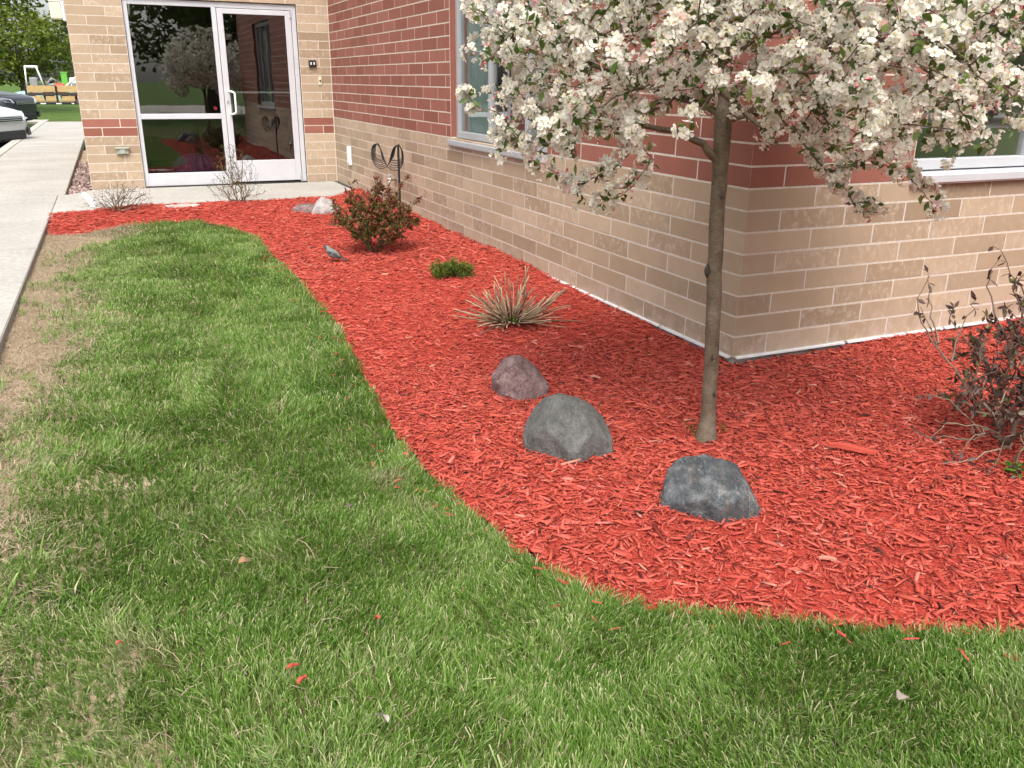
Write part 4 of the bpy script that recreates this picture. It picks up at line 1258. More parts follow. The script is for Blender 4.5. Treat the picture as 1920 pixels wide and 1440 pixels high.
for p in parts_:
    Qs.append(p[1]+off); off += len(p[0])
me = np_mesh('mulch', V, [np.concatenate(Qs)], {'tint': np.concatenate([p[2] for p in parts_])})
o = link('mulch', me, M['chip']); tag(o, 'red dyed shredded wood mulch covering the planting bed', 'mulch', kind='stuff')

# a few single pieces that stand out
def wood_piece(label, loc, ln, wd, th, yaw, tintv, name='wood_chip', cat='wood chip', pitch=0.05, group=None):
    bm = bmesh.new()
    n = 9
    ringv = []
    for i in range(n+1):
        t_ = i/n
        w_ = wd*(0.35+0.65*math.sin(math.pi*min(0.98, max(0.03, t_)))**0.5)*(0.85+0.3*random.random())
        zc = 0.004*math.sin(t_*5)
        ringv.append([bm.verts.new(((t_-0.5)*ln, y_*w_*0.5, zc+z_*th*0.5)) for y_, z_ in ((-1, -1), (1, -1), (0.9, 1), (-0.8, 1))])
    for a, b in zip(ringv[:-1], ringv[1:]):
        for k in range(4): bm.faces.new((a[k], a[(k+1) % 4], b[(k+1) % 4], b[k]))
    bm.faces.new(ringv[0][::-1]); bm.faces.new(ringv[-1])
    bmesh.ops.recalc_face_normals(bm, faces=bm.faces[:])
    me = bpy.data.meshes.new(name); bm.to_mesh(me); bm.free()
    a = me.attributes.new('tint', 'FLOAT', 'POINT'); a.data.foreach_set('value', np.full(len(me.vertices), tintv, np.float32))
    o = link(name, me, M['chip']); o.location = loc; o.rotation_euler = (0.1, pitch, yaw); tag(o, label, cat, group)
    return o
wood_piece('long red wood piece lying on the mulch right of the trunk', (-0.27, -1.06, -0.012), 0.17, 0.026, 0.014, RZ-0.28, 0.55)
wood_piece('weathered grey stick on the mulch right of the dark rock', (-0.90, -1.62, -0.028), 0.075, 0.012, 0.007, RZ-0.15, 0.97)
wood_piece('bare pale chip on the mulch between grey boulder and wall corner', (-0.76, 0.02, -0.008), 0.045, 0.018, 0.005, RZ+0.1, 0.975)

# ------------------------------------------------------------------ lawn
LAWN_POLY = [(WALK_X+0.02, -8), (WALK_X+0.02, 5.28)] + GE[1:] + [(3.4, -8)]
_GX, _GY, _GS = -3.6, -4.6, 0.05
_grids = {}
def vnoise(x, y, s, seed):
    """smooth noise sampled on a coarse grid, then interpolated"""
    if (s, seed) not in _grids:
        nx, ny = int(7.2/_GS), int(11.2/_GS)
        _grids[(s, seed)] = np.array([[mnoise.fractal(Vector(((_GX+i*_GS)*s+seed, (_GY+j*_GS)*s-seed*0.7, seed*1.3)), 0.7, 2.0, 3) for j in range(ny)] for i in range(nx)])
    G = _grids[(s, seed)]
    fx = np.clip((x-_GX)/_GS, 0, G.shape[0]-1.01); fy = np.clip((y-_GY)/_GS, 0, G.shape[1]-1.01)
    i, j = fx.astype(int), fy.astype(int); u, v = fx-i, fy-j
    return (G[i, j]*(1-u)+G[i+1, j]*u)*(1-v)+(G[i, j+1]*(1-u)+G[i+1, j+1]*u)*v
def strip(x, y):      # >0 lawn, <0 thin dry strip beside the walk
    return (x-(WALK_X+0.13+0.13*np.clip((y+0.6)/1.4, 0, 1)))+(0.10+0.09*np.clip((y+0.2)/1.5, 0, 1))*vnoise(x, y, 2.0, 5.5)+0.04*np.sin(2.2*y+0.5)
def candidates(n, x0, x1, y0, y1, pad, poly):
    x = rng.uniform(x0, x1, n); y = rng.uniform(y0, y1, n)
    ok = in_poly(x, y, poly)
    sx, sy, sz = project(np.stack([x, y, np.zeros(n)], 1))
    ok &= (sz > 0.35) & (sx > -pad) & (sx < 1920+pad) & (sy < 1440+pad)
    return x[ok], y[ok]
def blades(name, x, y, z, h, w, leanx, leany, face, tone, dry, cut, mat, label, cat, bow=0.35):
    n = len(x)
    rb = rng.random(n)
    base = np.stack([x, y, z], 1)
    side = np.stack([np.cos(face), np.sin(face), np.zeros(n)], 1)
    lean = np.stack([leanx, leany, np.zeros(n)], 1)
    l2 = np.clip(np.hypot(leanx, leany), 0, 1.5)
    V = np.zeros((n, 6, 3)); al = np.zeros((n, 6))
    for k, t_ in enumerate((0.0, 0.55, 1.0)):
        c = base+lean*(h*t_**1.7)[:, None]
        c[:, 2] += h*(t_-bow*np.minimum(l2, 1.3)**2*t_*t_)
        ww = w*(1.0, 0.92, 1.0)[k]
        if k == 2: ww = w*np.where(cut, 0.62, 0.06)
        V[:, 2*k] = c+side*(ww/2)[:, None]; V[:, 2*k+1] = c-side*(ww/2)[:, None]
        al[:, 2*k:2*k+2] = t_
    b0 = (np.arange(n)*6)[:, None]
    Q = np.concatenate([b0+np.array([[0, 1, 3, 2]]), b0+np.array([[2, 3, 5, 4]])])
    r6 = lambda v: np.repeat(v, 6)
    me = np_mesh(name, V.reshape(-1, 3), [Q], {'along': al.ravel(), 'blade': r6(rb), 'tone': r6(tone), 'dry': r6(dry)})
    o = link(name, me, mat); tag(o, label, cat, kind='stuff')
    print(name, n)
    return o
def lawn(n, y0, y1, wscale):
    x, y = candidates(n, WALK_X, 3.3, y0, y1, 150, LAWN_POLY)
    # gather blades into loose clumps
    cl = 0.030
    gx = (np.floor(x/cl)+0.5+0.35*np.sin(np.floor(y/cl)*12.9898+np.floor(x/cl)*78.2))*cl; gy = (np.floor(y/cl)+0.5+0.35*np.sin(np.floor(x/cl)*39.3+np.floor(y/cl)*4.1))*cl
    pull = 0.45*rng.random(len(x))
    x = x+(gx-x)*pull; y = y+(gy-y)*pull
    br = strip(x, y); p2 = vnoise(x, y, 3.6, 9.4)
    corner = np.hypot((x+3.1)/0.6, (y-5.4)/0.75)
    prob = np.clip(0.05+1.3*np.clip(br+0.06, 0, 1)/0.26, 0, 1)*np.clip((corner-0.75)/0.6, 0.03, 1)
    prob *= 1-np.clip((p2-0.36)*2.6, 0, 0.45)*(y < 0.3)*(x > -2.75)
    k = rng.random(len(x)) < prob
    return x[k], y[k], br[k], p2[k], wscale*np.ones(k.sum())
sets = [lawn(960000, -3.4, -0.3, 1.0), lawn(330000, -0.3, 2.2, 1.35), lawn(260000, 2.2, 5.9, 1.8)]
x, y, br, p2, wsc = (np.concatenate([s_[i] for s_ in sets]) for i in range(5))
n = len(x)
p1 = vnoise(x, y, 1.5, 3.1); p3 = vnoise(x, y, 0.9, 17.0); p4 = vnoise(x, y, 7.0, 23.0)
ed = dist_poly(x, y, GE)
h = (0.018+0.026*rng.random(n)**1.3)*(1+0.28*p3+0.40*p4)*(1+0.20*(ed < 0.06))*np.where(br < 0.05, 0.8, 1.0)
fl = 2.0*np.pi*vnoise(x, y, 1.1, 61.0)
lm = 0.20+0.45*np.abs(vnoise(x, y, 2.3, 71.0))
lx = lm*np.cos(fl)+rng.normal(0, 0.36, n); ly = lm*np.sin(fl)+rng.normal(0, 0.36, n)
tone = np.clip(0.42+0.45*p1+0.20*p2+0.30*p4+rng.normal(0, 0.10, n), 0, 1)
dry = np.clip(np.clip(-br*2.0+0.04, 0, 0.5)+(rng.random(n) < 0.025)*0.85+np.clip(p2-0.46, 0, 1)*0.8, 0, 1)
blades('lawn_grass', x, y, soilz(x, y)-0.010, h, 0.0024*wsc*(0.55+0.9*rng.random(n)), lx, ly, rng.uniform(0, 6.28, n), tone, dry, rng.random(n) < 0.6, M['grass'],
       'green mown lawn between the walk and the mulch bed', 'grass')
# coarse weedy tussocks near the dry strip and a few in the lawn
x, y = candidates(7500, WALK_X, 3.3, -3.4, 5.6, 180, LAWN_POLY)
br = strip(x, y)
k = rng.random(len(x)) < np.clip(0.02+0.75*np.exp(-((br-0.0)/0.15)**2), 0, 1)*np.clip((np.hypot((x+3.1)/0.6, (y-5.4)/0.75)-0.8)/0.5, 0, 1)
x = np.repeat(x[k], 13); y = np.repeat(y[k], 13); n = len(x)
ang = rng.uniform(0, 6.28, n); rad = 0.5+0.9*rng.random(n)
x = x+0.018*rng.normal(size=n); y = y+0.018*rng.normal(size=n)
blades('coarse_grass', x, y, soilz(x, y)-0.008, 0.035+0.05*rng.random(n), 0.0034+0.003*rng.random(n), rad*np.cos(ang), rad*np.sin(ang), ang+1.57+rng.normal(0, 0.3, n),
       np.clip(0.55+rng.normal(0, 0.15, n), 0, 1), np.full(n, 0.03), rng.random(n) < 0.3, M['grass'], 'coarse wide-bladed grass tussocks along the bare strip', 'grass')
# dry thatch lying on the bare strip
x, y = candidates(150000, WALK_X+0.01, WALK_X+1.1, -3.4, 5.95, 260, [(WALK_X+0.005, -8), (WALK_X+0.005, 5.31)]+GE[1:]+[(3.4, -8)])
br = strip(x, y)
cor = np.hypot((x+3.1)/0.6, (y-5.4)/0.75)
k = rng.random(len(x)) < np.clip(np.maximum(0.55-br*2.6, 0.9-0.8*cor), 0.02, 0.6)
x, y = x[k], y[k]; n = len(x); ang = rng.uniform(0, 6.28, n)
blades('dry_thatch', x, y, soilz(x, y)+0.001, 0.018+0.03*rng.random(n), 0.0016+0.0016*rng.random(n), 1.5*np.cos(ang), 1.5*np.sin(ang), ang+1.57, np.full(n, 0.4), np.ones(n), rng.random(n) < 0.5, M['grass'],
       'dry straw-coloured thatch beside the concrete walk', 'thatch', 0.42)

# leaves and chips lying on the lawn
def flat_leaf(label, loc, ln, wd, yaw, col, rx=0.3, name='fallen_leaf'):
    mb = MB(); n = 7; V = []
    for s in (0, 1):
        for i in range(n+1):
            t_ = i/n; w_ = wd*math.sin(math.pi*t_)**0.7*0.5+0.0006
            for sd in (-1, 0, 1):
                V.append(((t_-0.5)*ln, sd*w_, 0.25*w_*abs(sd)+0.006*math.sin(4*t_)-0.0012*s))
    k = (n+1)*3
    Fs = []
    for s in (0, 1):
        for i in range(n):
            for j in (0, 1):
                q = (s*k+i*3+j, s*k+i*3+j+1, s*k+(i+1)*3+j+1, s*k+(i+1)*3+j)
                Fs.append(q if s == 0 else q[::-1])
    mb.add(V, Fs)
    o = mb.build(name, col, None, True); o.location = loc; o.rotation_euler = (rx, 0.1, yaw); tag(o, label, 'leaf')
    return o
lf_b = simple('brown_leaf', (0.28, 0.15, 0.08), 0.7, 0, 0.25, 60); lf_w = simple('bleached_leaf', (0.55, 0.50, 0.44), 0.7, 0, 0.2, 50); lf_g = simple('grey_leaf', (0.24, 0.20, 0.165), 0.8, 0, 0.25, 60); lf_d = simple('dark_leaf_litter', (0.10, 0.075, 0.055), 0.8, 0, 0.3, 50)
flat_leaf('curled tan brown leaf lying on the lawn', (-2.464, -0.999, -0.005), 0.034, 0.02, 0.3, lf_b)
flat_leaf('bleached pale leaf standing in the grass at the bottom', (-2.286, -1.764, 0.0), 0.045, 0.022, 1.9, lf_w, 0.7)
flat_leaf('dark crumpled leaf in the grass near the mulch edge', (-2.112, -0.788, -0.005), 0.036, 0.022, 0.9, lf_d)
flat_leaf('grey-brown scrap of leaf in the grass at lower right', (-1.212, -2.152, -0.005), 0.036, 0.026, 0.4, lf_g, 0.2)
wood_piece('red wood chip stuck upright in the lawn grass', (-2.197, -1.412, 0.0), 0.034, 0.009, 0.004, 1.7, 0.62, pitch=0.5)
wood_piece('red wood chip in the lawn, upper of a close pair', (-2.426, -1.515, -0.002), 0.032, 0.009, 0.004, 0.5, 0.55, pitch=0.1)
wood_piece('red wood chip in the lawn, lower of a close pair', (-2.415, -1.569, -0.002), 0.036, 0.011, 0.004, 0.8, 0.60, pitch=0.1)
wood_piece('small orange-red chip on the lawn between brown leaf and bare strip', (-2.788, -1.263, -0.002), 0.022, 0.007, 0.003, 0.9, 0.6, pitch=0.2)

# ------------------------------------------------------------------ shrubs and plants
def shrub_struct(base, targets, tip, expo=2.3, bias=0.45, maxr=0.012):
    base = np.array(base, float)
    roots = [(base+np.array([0, 0, -0.06]), 0), (base+np.array([0, 0, 0.0]), 0)]
    # several stems from the crown
    for k in range(9):
        a = k/9*6.28+random.random()*0.5
        roots.append((base+np.array([0.03*math.cos(a), 0.03*math.sin(a), 0.03]), 1))
    P, PA = grow(targets, roots, bias)
    R, kids = radii(P, PA, tip, expo, len(roots))
    return P, PA, np.minimum(R, maxr), kids, len(roots)
def child(o, root):
    o.parent = root; o.matrix_parent_inverse = Matrix.Translation(root.location).inverted(); return o

# 1 bushy red-tipped shrub
b0 = np.array([-0.879, 3.36, -0.02])
sh = empty('bushy_shrub', tuple(b0)); tag(sh, 'bushy shrub with green leaves and dark red tips by the long wall', 'shrub')
tg = []
while len(tg) < 420:
    p = rng.uniform(-1, 1, 3); p[2] = abs(p[2])
    r_ = np.linalg.norm(p)
    if r_ > 1 or r_ < 0.30: continue
    if p[2] < 0.60*np.hypot(p[0], p[1])-0.12: continue
    a, b, z = p[0]*0.40+0.02, p[1]*0.36, p[2]*(0.50+0.07*math.sin(7*p[0]+4*p[1]))+0.03
    tg.append(b0+RR*a+NN*b+np.array([0, 0, z]))
for a, z in ((0.22, 0.52), (0.26, 0.57), (0.30, 0.60), (0.38, 0.45), (0.42, 0.47), (-0.12, 0.55), (-0.18, 0.52), (0.02, 0.57), (-0.3, 0.4)):
    tg.append(b0+RR*a+NN*random.uniform(-0.1, 0.1)+np.array([0, 0, z]))
P, PA, R, kids, nr = shrub_struct(b0, np.array(tg), 0.0016)
mb, tint = branch_mesh(P, PA, R, 2, 5, 0.05)
child(mb_obj(mb, 'stems', M['twig'], None, np.array(tint)*0.4), sh)
lp, ld, lt = [], [], []
for i in range(nr, len(P)):
    a, b = P[PA[i]], P[i]; ln = np.linalg.norm(b-a); dv = (b-a)/max(ln, 1e-6)
    tipk = kids[i] == 0
    hgt = (b[2]-b0[2])/0.55
    for k in range(20 if tipk else 15):
        t_ = random.random() if not tipk else random.uniform(0.2, 1.05)
        q = a+(b-a)*t_
        d2 = dv*0.5+rng.normal(0, 0.7, 3); lp.append(q); ld.append(d2/np.linalg.norm(d2))
        redness = 0.33+0.34*(t_ if tipk else 0.3)+0.30*max(0, hgt-0.35)+0.25*(np.linalg.norm(q[:2]-b0[:2])/0.4-0.5)*0.6+random.gauss(0, 0.14)
        if random.random() < 0.15: redness -= 0.3
        lt.append(min(1, max(0, redness)))
child(leaves('foliage', np.array(lp), 0.030, 0.0115, M['shrub_leaf'], None, np.array(lt), np.array([0, 0, 1.0]), 0.9, dirs=np.array(ld)), sh)

# 2 low evergreen clump
b0 = np.array([-0.65, 2.24, -0.02])
jn = empty('evergreen_clump', tuple(b0)); tag(jn, 'low bright green evergreen clump in the mulch', 'plant')
lp, ld = [], []
stems = MB(); tints = []
for c_a, c_b, rad, hh in ((-0.07, 0.0, 0.10, 0.13), (0.09, 0.02, 0.085, 0.12), (0.02, 0.06, 0.08, 0.13)):
    for k in range(26):
        ang = random.random()*6.28; rr_ = rad*math.sqrt(random.random())
        tip = b0+RR*(c_a+rr_*math.cos(ang))+NN*(c_b+rr_*math.sin(ang))+np.array([0, 0, hh*(0.6+0.5*random.random())*(1-0.4*(rr_/rad)**2)])
        root_ = b0+RR*c_a*0.7+NN*c_b*0.7
        mid = root_*0.5+tip*0.5+np.array([0, 0, -0.02])
        n0 = len(stems.v); stems.tube([root_, mid, tip], [0.003, 0.002, 0.0012], 4, False); tints += [0.3]*(len(stems.v)-n0)
        for j in range(34):
            t_ = 0.35+0.65*random.random(); q = mid+(tip-mid)*max(0, (t_-0.4)/0.6)
            d2 = (tip-mid)/np.linalg.norm(tip-mid)*0.8+rng.normal(0, 0.6, 3); lp.append(q); ld.append(d2/np.linalg.norm(d2))
child(mb_obj(stems, 'stems', M['twig'], None, tints), jn)
child(leaves('needles', np.array(lp), 0.026, 0.0055, M['green_leaf'], None, rng.random(len(lp)), np.array([0, 0, 1.0]), 0.9, dirs=np.array(ld)), jn)

# 3 cut-back clump of dead stalks, every stalk a part
b0 = np.array([-0.705, 1.08, -0.03])
sc = empty('cut_stalk_clump', tuple(b0)); tag(sc, 'spiky clump of bare cut-back beige stalks', 'plant')
for k in range(120):
    ang = random.uniform(0, 2*math.pi)
    el = math.radians(random.choice((random.uniform(3, 18), random.uniform(6, 30), random.uniform(15, 50), random.uniform(35, 85))))
    ln = random.uniform(0.16, 0.36)*(1.0 if el < 0.7 else 0.90)
    r0 = random.uniform(0.005, 0.085)
    st_ = RR*math.cos(ang)*r0*1.2+NN*math.sin(ang)*r0
    dv = RR*math.cos(ang)*math.cos(el)+NN*math.sin(ang)*math.cos(el)+np.array([0, 0, math.sin(el)])
    if dv@NN < -0.5 and el < 0.5: ln *= 0.75
    pts_ = []; cur = st_+np.array([0, 0, 0.012]); bend = rng.normal(0, 0.20, 3); d2 = dv.copy()
    nseg = 5
    for j in range(nseg+1):
        pts_.append(cur.copy()); d2 = d2+bend*0.25+rng.normal(0, 0.035, 3); d2 /= np.linalg.norm(d2); cur = cur+d2*ln/nseg
        if cur[2] < 0.012: cur[2] = 0.012+0.01*random.random()
    r_ = random.uniform(0.0026, 0.0046)
    mb = MB(); mb.tube(pts_, [r_*1.15, r_, r_*0.97, r_*0.95, r_*0.9, r_*0.8], 6)
    tb = random.uniform(0.45, 1.0) if random.random() < 0.7 else random.uniform(0.05, 0.35)
    tt = np.clip(np.repeat(np.linspace(tb-0.35, tb+0.1, 6), 6), 0, 1)
    o = mb_obj(mb, 'stalk', M['stalk'], sc, tt)
lp = b0+rng.normal(0, 1, (26, 3))*np.array([0.05, 0.05, 0.0])+np.array([0, 0, 0.02])-NN*0.05
ld = rng.normal(0, 0.5, (26, 3))+np.array([0, 0, 1.0])
child(leaves('new_shoots', lp, 0.045, 0.011, M['green_leaf'], None, rng.random(26), None, 1, dirs=ld), sc)

# 4 purple-leaved shrub at the right edge
b0 = np.array([0.33, -1.24, -0.03])
ps = empty('purple_shrub', tuple(b0)); tag(ps, 'dark purple-leaved shrub with bare lower twigs at the right edge', 'shrub')
tg = []
while len(tg) < 300:
    p = rng.uniform(-1, 1, 3)
    if np.linalg.norm(p) > 1: continue
    k_ = 0.8+0.45*random.random()
    a, b, z = p[0]*0.23*k_+0.01, p[1]*0.26*k_, 0.26+p[2]*0.25*k_
    if z < 0.10: continue
    tg.append(b0+RR*a+NN*b+np.array([0, 0, z]))
for a, z, b in ((-0.02, 0.55, 0), (-0.05, 0.6, 0.02), (-0.06, 0.66, 0), (0.02, 0.72, 0), (0.1, 0.7, 0.1), (0.2, 0.66, 0), (0.15, 0.78, -0.05), (-0.02, 0.64, 0.05), (-0.12, 0.5, 0.05), (0.0, 0.48, 0.0), (0.25, 0.55, 0), (-0.18, 0.42, 0.05), (-0.22, 0.52, 0.08), (-0.23, 0.48, 0.08)):
    tg.append(b0+RR*(a-0.03)+NN*b+np.array([0, 0, z]))
P, PA, R, kids, nr = shrub_struct(b0, np.array(tg), 0.0018)
mb, tint = branch_mesh(P, PA, R, 2, 5, 0.06)
lp, ld, lt = [], [], []
for i in range(nr, len(P)):
    a, b = P[PA[i]], P[i]; ln = np.linalg.norm(b-a); dv = (b-a)/max(ln, 1e-6)
    for k in range(9 if kids[i] == 0 else 3):
        q = a+(b-a)*random.uniform(0.3, 1.05); d2 = dv*0.4+rng.normal(0, 0.7, 3); lp.append(q); ld.append(d2/np.linalg.norm(d2)); lt.append(min(1.0, max(0, random.gauss(0.52, 0.27))))
# bare arching twigs on the left
tw_t = []
for (a0, z0, a1, z1, a2, z2, b_) in ((-0.06, 0.1, -0.25, 0.33, -0.36, 0.52, 0.1), (-0.25, 0.33, -0.37, 0.47, -0.36, 0.63, 0.1), (-0.30, 0.40, -0.33, 0.52, -0.345, 0.64, 0.12), (-0.25, 0.33, -0.20, 0.46, -0.17, 0.55, 0.1),
                                 (-0.05, 0.06, -0.25, 0.12, -0.34, 0.06, -0.1), (-0.05, 0.05, -0.18, 0.10, -0.26, 0.0, -0.15), (-0.1, 0.05, -0.28, 0.2, -0.38, 0.16, 0.0), (-0.08, 0.05, -0.3, 0.05, -0.4, 0.09, -0.05),
                                 (-0.02, 0.04, -0.12, 0.13, -0.2, 0.0, -0.25), (0.02, 0.05, -0.08, 0.12, -0.1, 0.0, -0.27), (0.0, 0.05, -0.2, 0.02, -0.33, 0.01, -0.2), (0.1, 0.3, 0.0, 0.6, -0.12, 0.74, 0.15), (-0.04, 0.4, -0.13, 0.6, -0.08, 0.7, 0.1)):
    pA, pB, pC = (b0+RR*aa+NN*(b_*w_)+np.array([0, 0, z_]) for aa, z_, w_ in ((a0, z0, 0.3), (a1, z1, 0.8), (a2, z2, 1.0)))
    cv = [(1-t_)**2*pA+2*t_*(1-t_)*(2*pB-(pA+pC)/2)+t_*t_*pC for t_ in np.linspace(0, 1, 9)]
    cv = [c_+rng.normal(0, 0.006, 3) for c_ in cv]
    n0 = len(mb.v); mb.tube(cv, list(np.linspace(0.0038, 0.0014, 9)), 5, False); tint += [random.uniform(0.6, 1.0)]*(len(mb.v)-n0)
    for c_ in cv[5:]:
        for _ in range(random.randint(0, 3)):
            lp.append(c_); d2 = rng.normal(0, 1, 3); ld.append(d2/np.linalg.norm(d2)); lt.append(random.uniform(0.1, 0.6))
child(mb_obj(mb, 'stems', M['twig'], None, tint), ps)
child(leaves('foliage', np.array(lp), 0.033, 0.015, M['purple_leaf'], None, np.array(lt), np.array([0, 0, 1.0]), 0.9, dirs=np.array(ld)), ps)
lp = np.concatenate([b0+RR*(-0.10)+NN*(-0.24)+rng.normal(0, 1, (50, 3))*np.array([0.02, 0.02, 0.008])+np.array([0, 0, 0.02]), b0+RR*0.05+NN*(-0.22)+rng.normal(0, 1, (70, 3))*np.array([0.035, 0.035, 0.03])+np.array([0, 0, 0.08])])
child(leaves('green_shoots', lp, 0.03, 0.012, M['green_leaf'], None, rng.random(len(lp))*0.6, np.array([0, 0, 1.0]), 0.9), ps)

# 5 and 6 bare twiggy shrubs before the entrance
def bare_shrub(base, label, height, rad, ntg, lean, leafy):
    b0 = np.array(base, float)
    s = empty('bare_shrub', tuple(b0)); tag(s, label, 'shrub', 'bare twiggy shrubs by the entry slab')
    tg = []
    while len(tg) < ntg:
        ang = random.random()*6.28; el = random.uniform(0.15, 1.5); ln = random.uniform(0.35, 1.0)
        p = np.array([math.cos(ang)*math.cos(el)*rad, math.sin(ang)*math.cos(el)*rad*0.8, 0.02+math.sin(el)*height])*ln
        tg.append(b0+RR*(p[0]+lean*p[2])+NN*p[1]+np.array([0, 0, p[2]]))
    P, PA, R, kids, nr = shrub_struct(b0, np.array(tg), 0.0016, 2.3, 0.6, 0.009)
    mb, tint = branch_mesh(P, PA, R, 2, 4, 0.09)
    child(mb_obj(mb, 'twigs', M['twig'], None, tint), s)
    if leafy:
        ids = [i for i in range(nr, len(P)) if kids[i] == 0]
        lp = np.array([P[random.choice(ids)]+rng.normal(0, 0.012, 3) for _ in range(leafy)])
        child(leaves('young_leaves', lp, 0.022, 0.010, M['green_leaf'], None, 0.5+0.5*rng.random(leafy), np.array([0, 0, 1.0]), 1.0), s)
    return s
bare_shrub((-2.70, 6.22, 0.0), 'low sprawling leafless shrub at the left end of the mulch', 0.30, 0.42, 430, 0.25, 0)
bare_shrub((-1.50, 6.44, 0.0), 'upright leafless shrub in front of the glass door', 0.62, 0.30, 520, -0.06, 260)
# dry litter at the foot of the upright shrub
# white pipe end beside the low shrub
mb = MB(); mb.tube([(-2.93, 6.75, -0.03), (-2.93, 6.75, 0.03), (-2.955, 6.80, 0.075), (-3.00, 6.90, 0.11)], 0.030, 14)
o = mb.build('pipe_end', M['white_plastic'], None, True); tag(o, 'white plastic pipe end sticking up beside the low leafless shrub', 'pipe')

# weeds by the trunk
for nm_lab, pxy, sc_ in (('small sprig of grass left of the tree trunk foot', (-0.714, -0.669), 0.05), ('tiny green sprig right of the trunk foot', (-0.586, -0.687), 0.035)):
    g0 = np.array([*pxy, -0.03]); mm = 14
    lp = np.repeat(g0[None], mm, 0)+rng.normal(0, 0.006, (mm, 3))*np.array([1, 1, 0])
    o = leaves('weed_sprig', lp, sc_, 0.004, M['green_leaf'], None, rng.random(mm), None, 1, dirs=rng.normal(0, 0.45, (mm, 3))+np.array([0, 0, 1.0]))
    tag(o, nm_lab, 'weed')

# ------------------------------------------------------------------ gravel strip
n = 900
bm = bmesh.new(); bmesh.ops.create_icosphere(bm, subdivisions=1, radius=1.0)
iv = np.array([v.co[:] for v in bm.verts]); itf = np.array([[v.index for v in f.verts] for f in bm.faces]); bm.free()
gx = rng.uniform(-3.22, -2.985, n); gy = 7.96+5*rng.random(n)**1.6; gz = -0.075+0.03*rng.random(n)
S = rng.uniform(0.012, 0.030, (n, 1, 1))*np.stack([0.8+0.5*rng.random(n), 0.8+0.5*rng.random(n), 0.5+0.3*rng.random(n)], 1)[:, None, :]
V = (iv[None]*(1+0.12*rng.normal(size=(n, len(iv), 1))))*S+np.stack([gx, gy, gz], 1)[:, None, :]
me = np_mesh('gravel', V.reshape(-1, 3), [(itf[None]+(np.arange(n)*len(iv))[:, None, None]).reshape(-1, 3)], {'tint': np.repeat(np.clip(rng.normal(0.5, 0.25, n), 0, 1), len(iv))})
o = link('gravel', me, M['pebble'], None, True); tag(o, 'reddish river pebbles in the strip between walk and wall', 'gravel', kind='stuff')

# ------------------------------------------------------------------ bird
def bird(base, yaw):
    root = empty('bird', base); tag(root, 'small grey bird with dark head standing on the mulch', 'bird')
    root.rotation_euler = (0, 0, yaw)
    grey = simple('slate_feather', (0.15, 0.15, 0.14), 0.8, 0, 0.25, 90, obj=True); dark = simple('dark_feather', (0.045, 0.043, 0.042), 0.8, 0, 0.2, 90, obj=True)
    pale = simple('pale_feather', (0.50, 0.42, 0.36), 0.8, 0, 0.15, 90, obj=True); bill = simple('bill', (0.30, 0.2, 0.1), 0.5)
    # body as one surface: spine from tail root to beak base, lofted
    st = [(-0.058, 0.034, 0.004), (-0.048, 0.038, 0.012), (-0.030, 0.045, 0.023), (-0.008, 0.053, 0.029), (0.014, 0.064, 0.028), (0.030, 0.078, 0.022), (0.038, 0.088, 0.0175), (0.046, 0.095, 0.0165), (0.055, 0.097, 0.014), (0.063, 0.095, 0.007), (0.066, 0.094, 0.003)]
    mb = MB(); mb.tube([(x_, 0, z_) for x_, z_, r_ in st], [r_ for _, _, r_ in st], 16)
    b = mb.build('body', grey, root, True)
    b.data.materials.append(dark); b.data.materials.append(pale)
    for p in b.data.polygons:
        if p.center.x > 0.037: p.material_index = 1
        elif p.center.x < -0.030 and p.center.z < 0.036: p.material_index = 2
    mb = MB(); mb.add([(-0.045, -0.011, 0.040), (-0.045, 0.011, 0.040), (-0.105, 0.013, 0.020), (-0.105, -0.013, 0.020), (-0.045, -0.011, 0.035), (-0.045, 0.011, 0.035), (-0.105, 0.013, 0.017), (-0.105, -0.013, 0.017)],
                      [(0, 1, 2, 3), (7, 6, 5, 4), (0, 4, 5, 1), (1, 5, 6, 2), (2, 6, 7, 3), (3, 7, 4, 0)]); mb.build('tail', dark, root)
    for s in (-1, 1):
        mb = MB(); V = []
        for i in range(7):
            t_ = i/6; x_ = 0.022-0.088*t_; zc = 0.069-0.034*t_; hw = 0.016*math.sin(math.pi*(0.12+0.8*t_))
            yy = s*(0.026-0.018*t_**2)
            V += [(x_, yy, zc+hw), (x_, yy+s*0.005, zc), (x_, yy, zc-hw)]
        mb.add(V, [(3*i+j, 3*i+j+1, 3*i+j+4, 3*i+j+3) for i in range(6) for j in (0, 1)]); mb.build('wing', dark, root, True)
        mb = MB(); mb.tube([(0.002, s*0.010, 0.028), (0.0, s*0.011, 0.012), (0.004, s*0.011, 0.0)], [0.003, 0.0015, 0.0014], 6)
        for d_ in (-0.5, 0.0, 0.5, math.pi): mb.tube([(0.004, s*0.011, 0.001), (0.004+0.014*math.cos(d_), s*0.011+0.014*math.sin(d_), 0.0)], [0.0013, 0.0008], 5)
        mb.build('leg', dark, root)
        mb = MB(); mb.tube([(0.054, s*0.0125, 0.1), (0.054, s*0.0145, 0.1)], [0.0026, 0.0018], 8); mb.build('eye', M['black'], root)
    mb = MB(); mb.tube([(0.063, 0, 0.0945), (0.070, 0, 0.0935), (0.079, 0, 0.0915)], [0.0042, 0.003, 0.0005], 8); mb.build('beak', bill, root, True)
    root.scale = (1.12, 1.12, 1.12)
    return root
bz = float(mulchz(np.array([-1.26]), np.array([3.12]))[0])
bird((-1.26, 3.12, bz+0.012), RZ+math.pi-0.35)

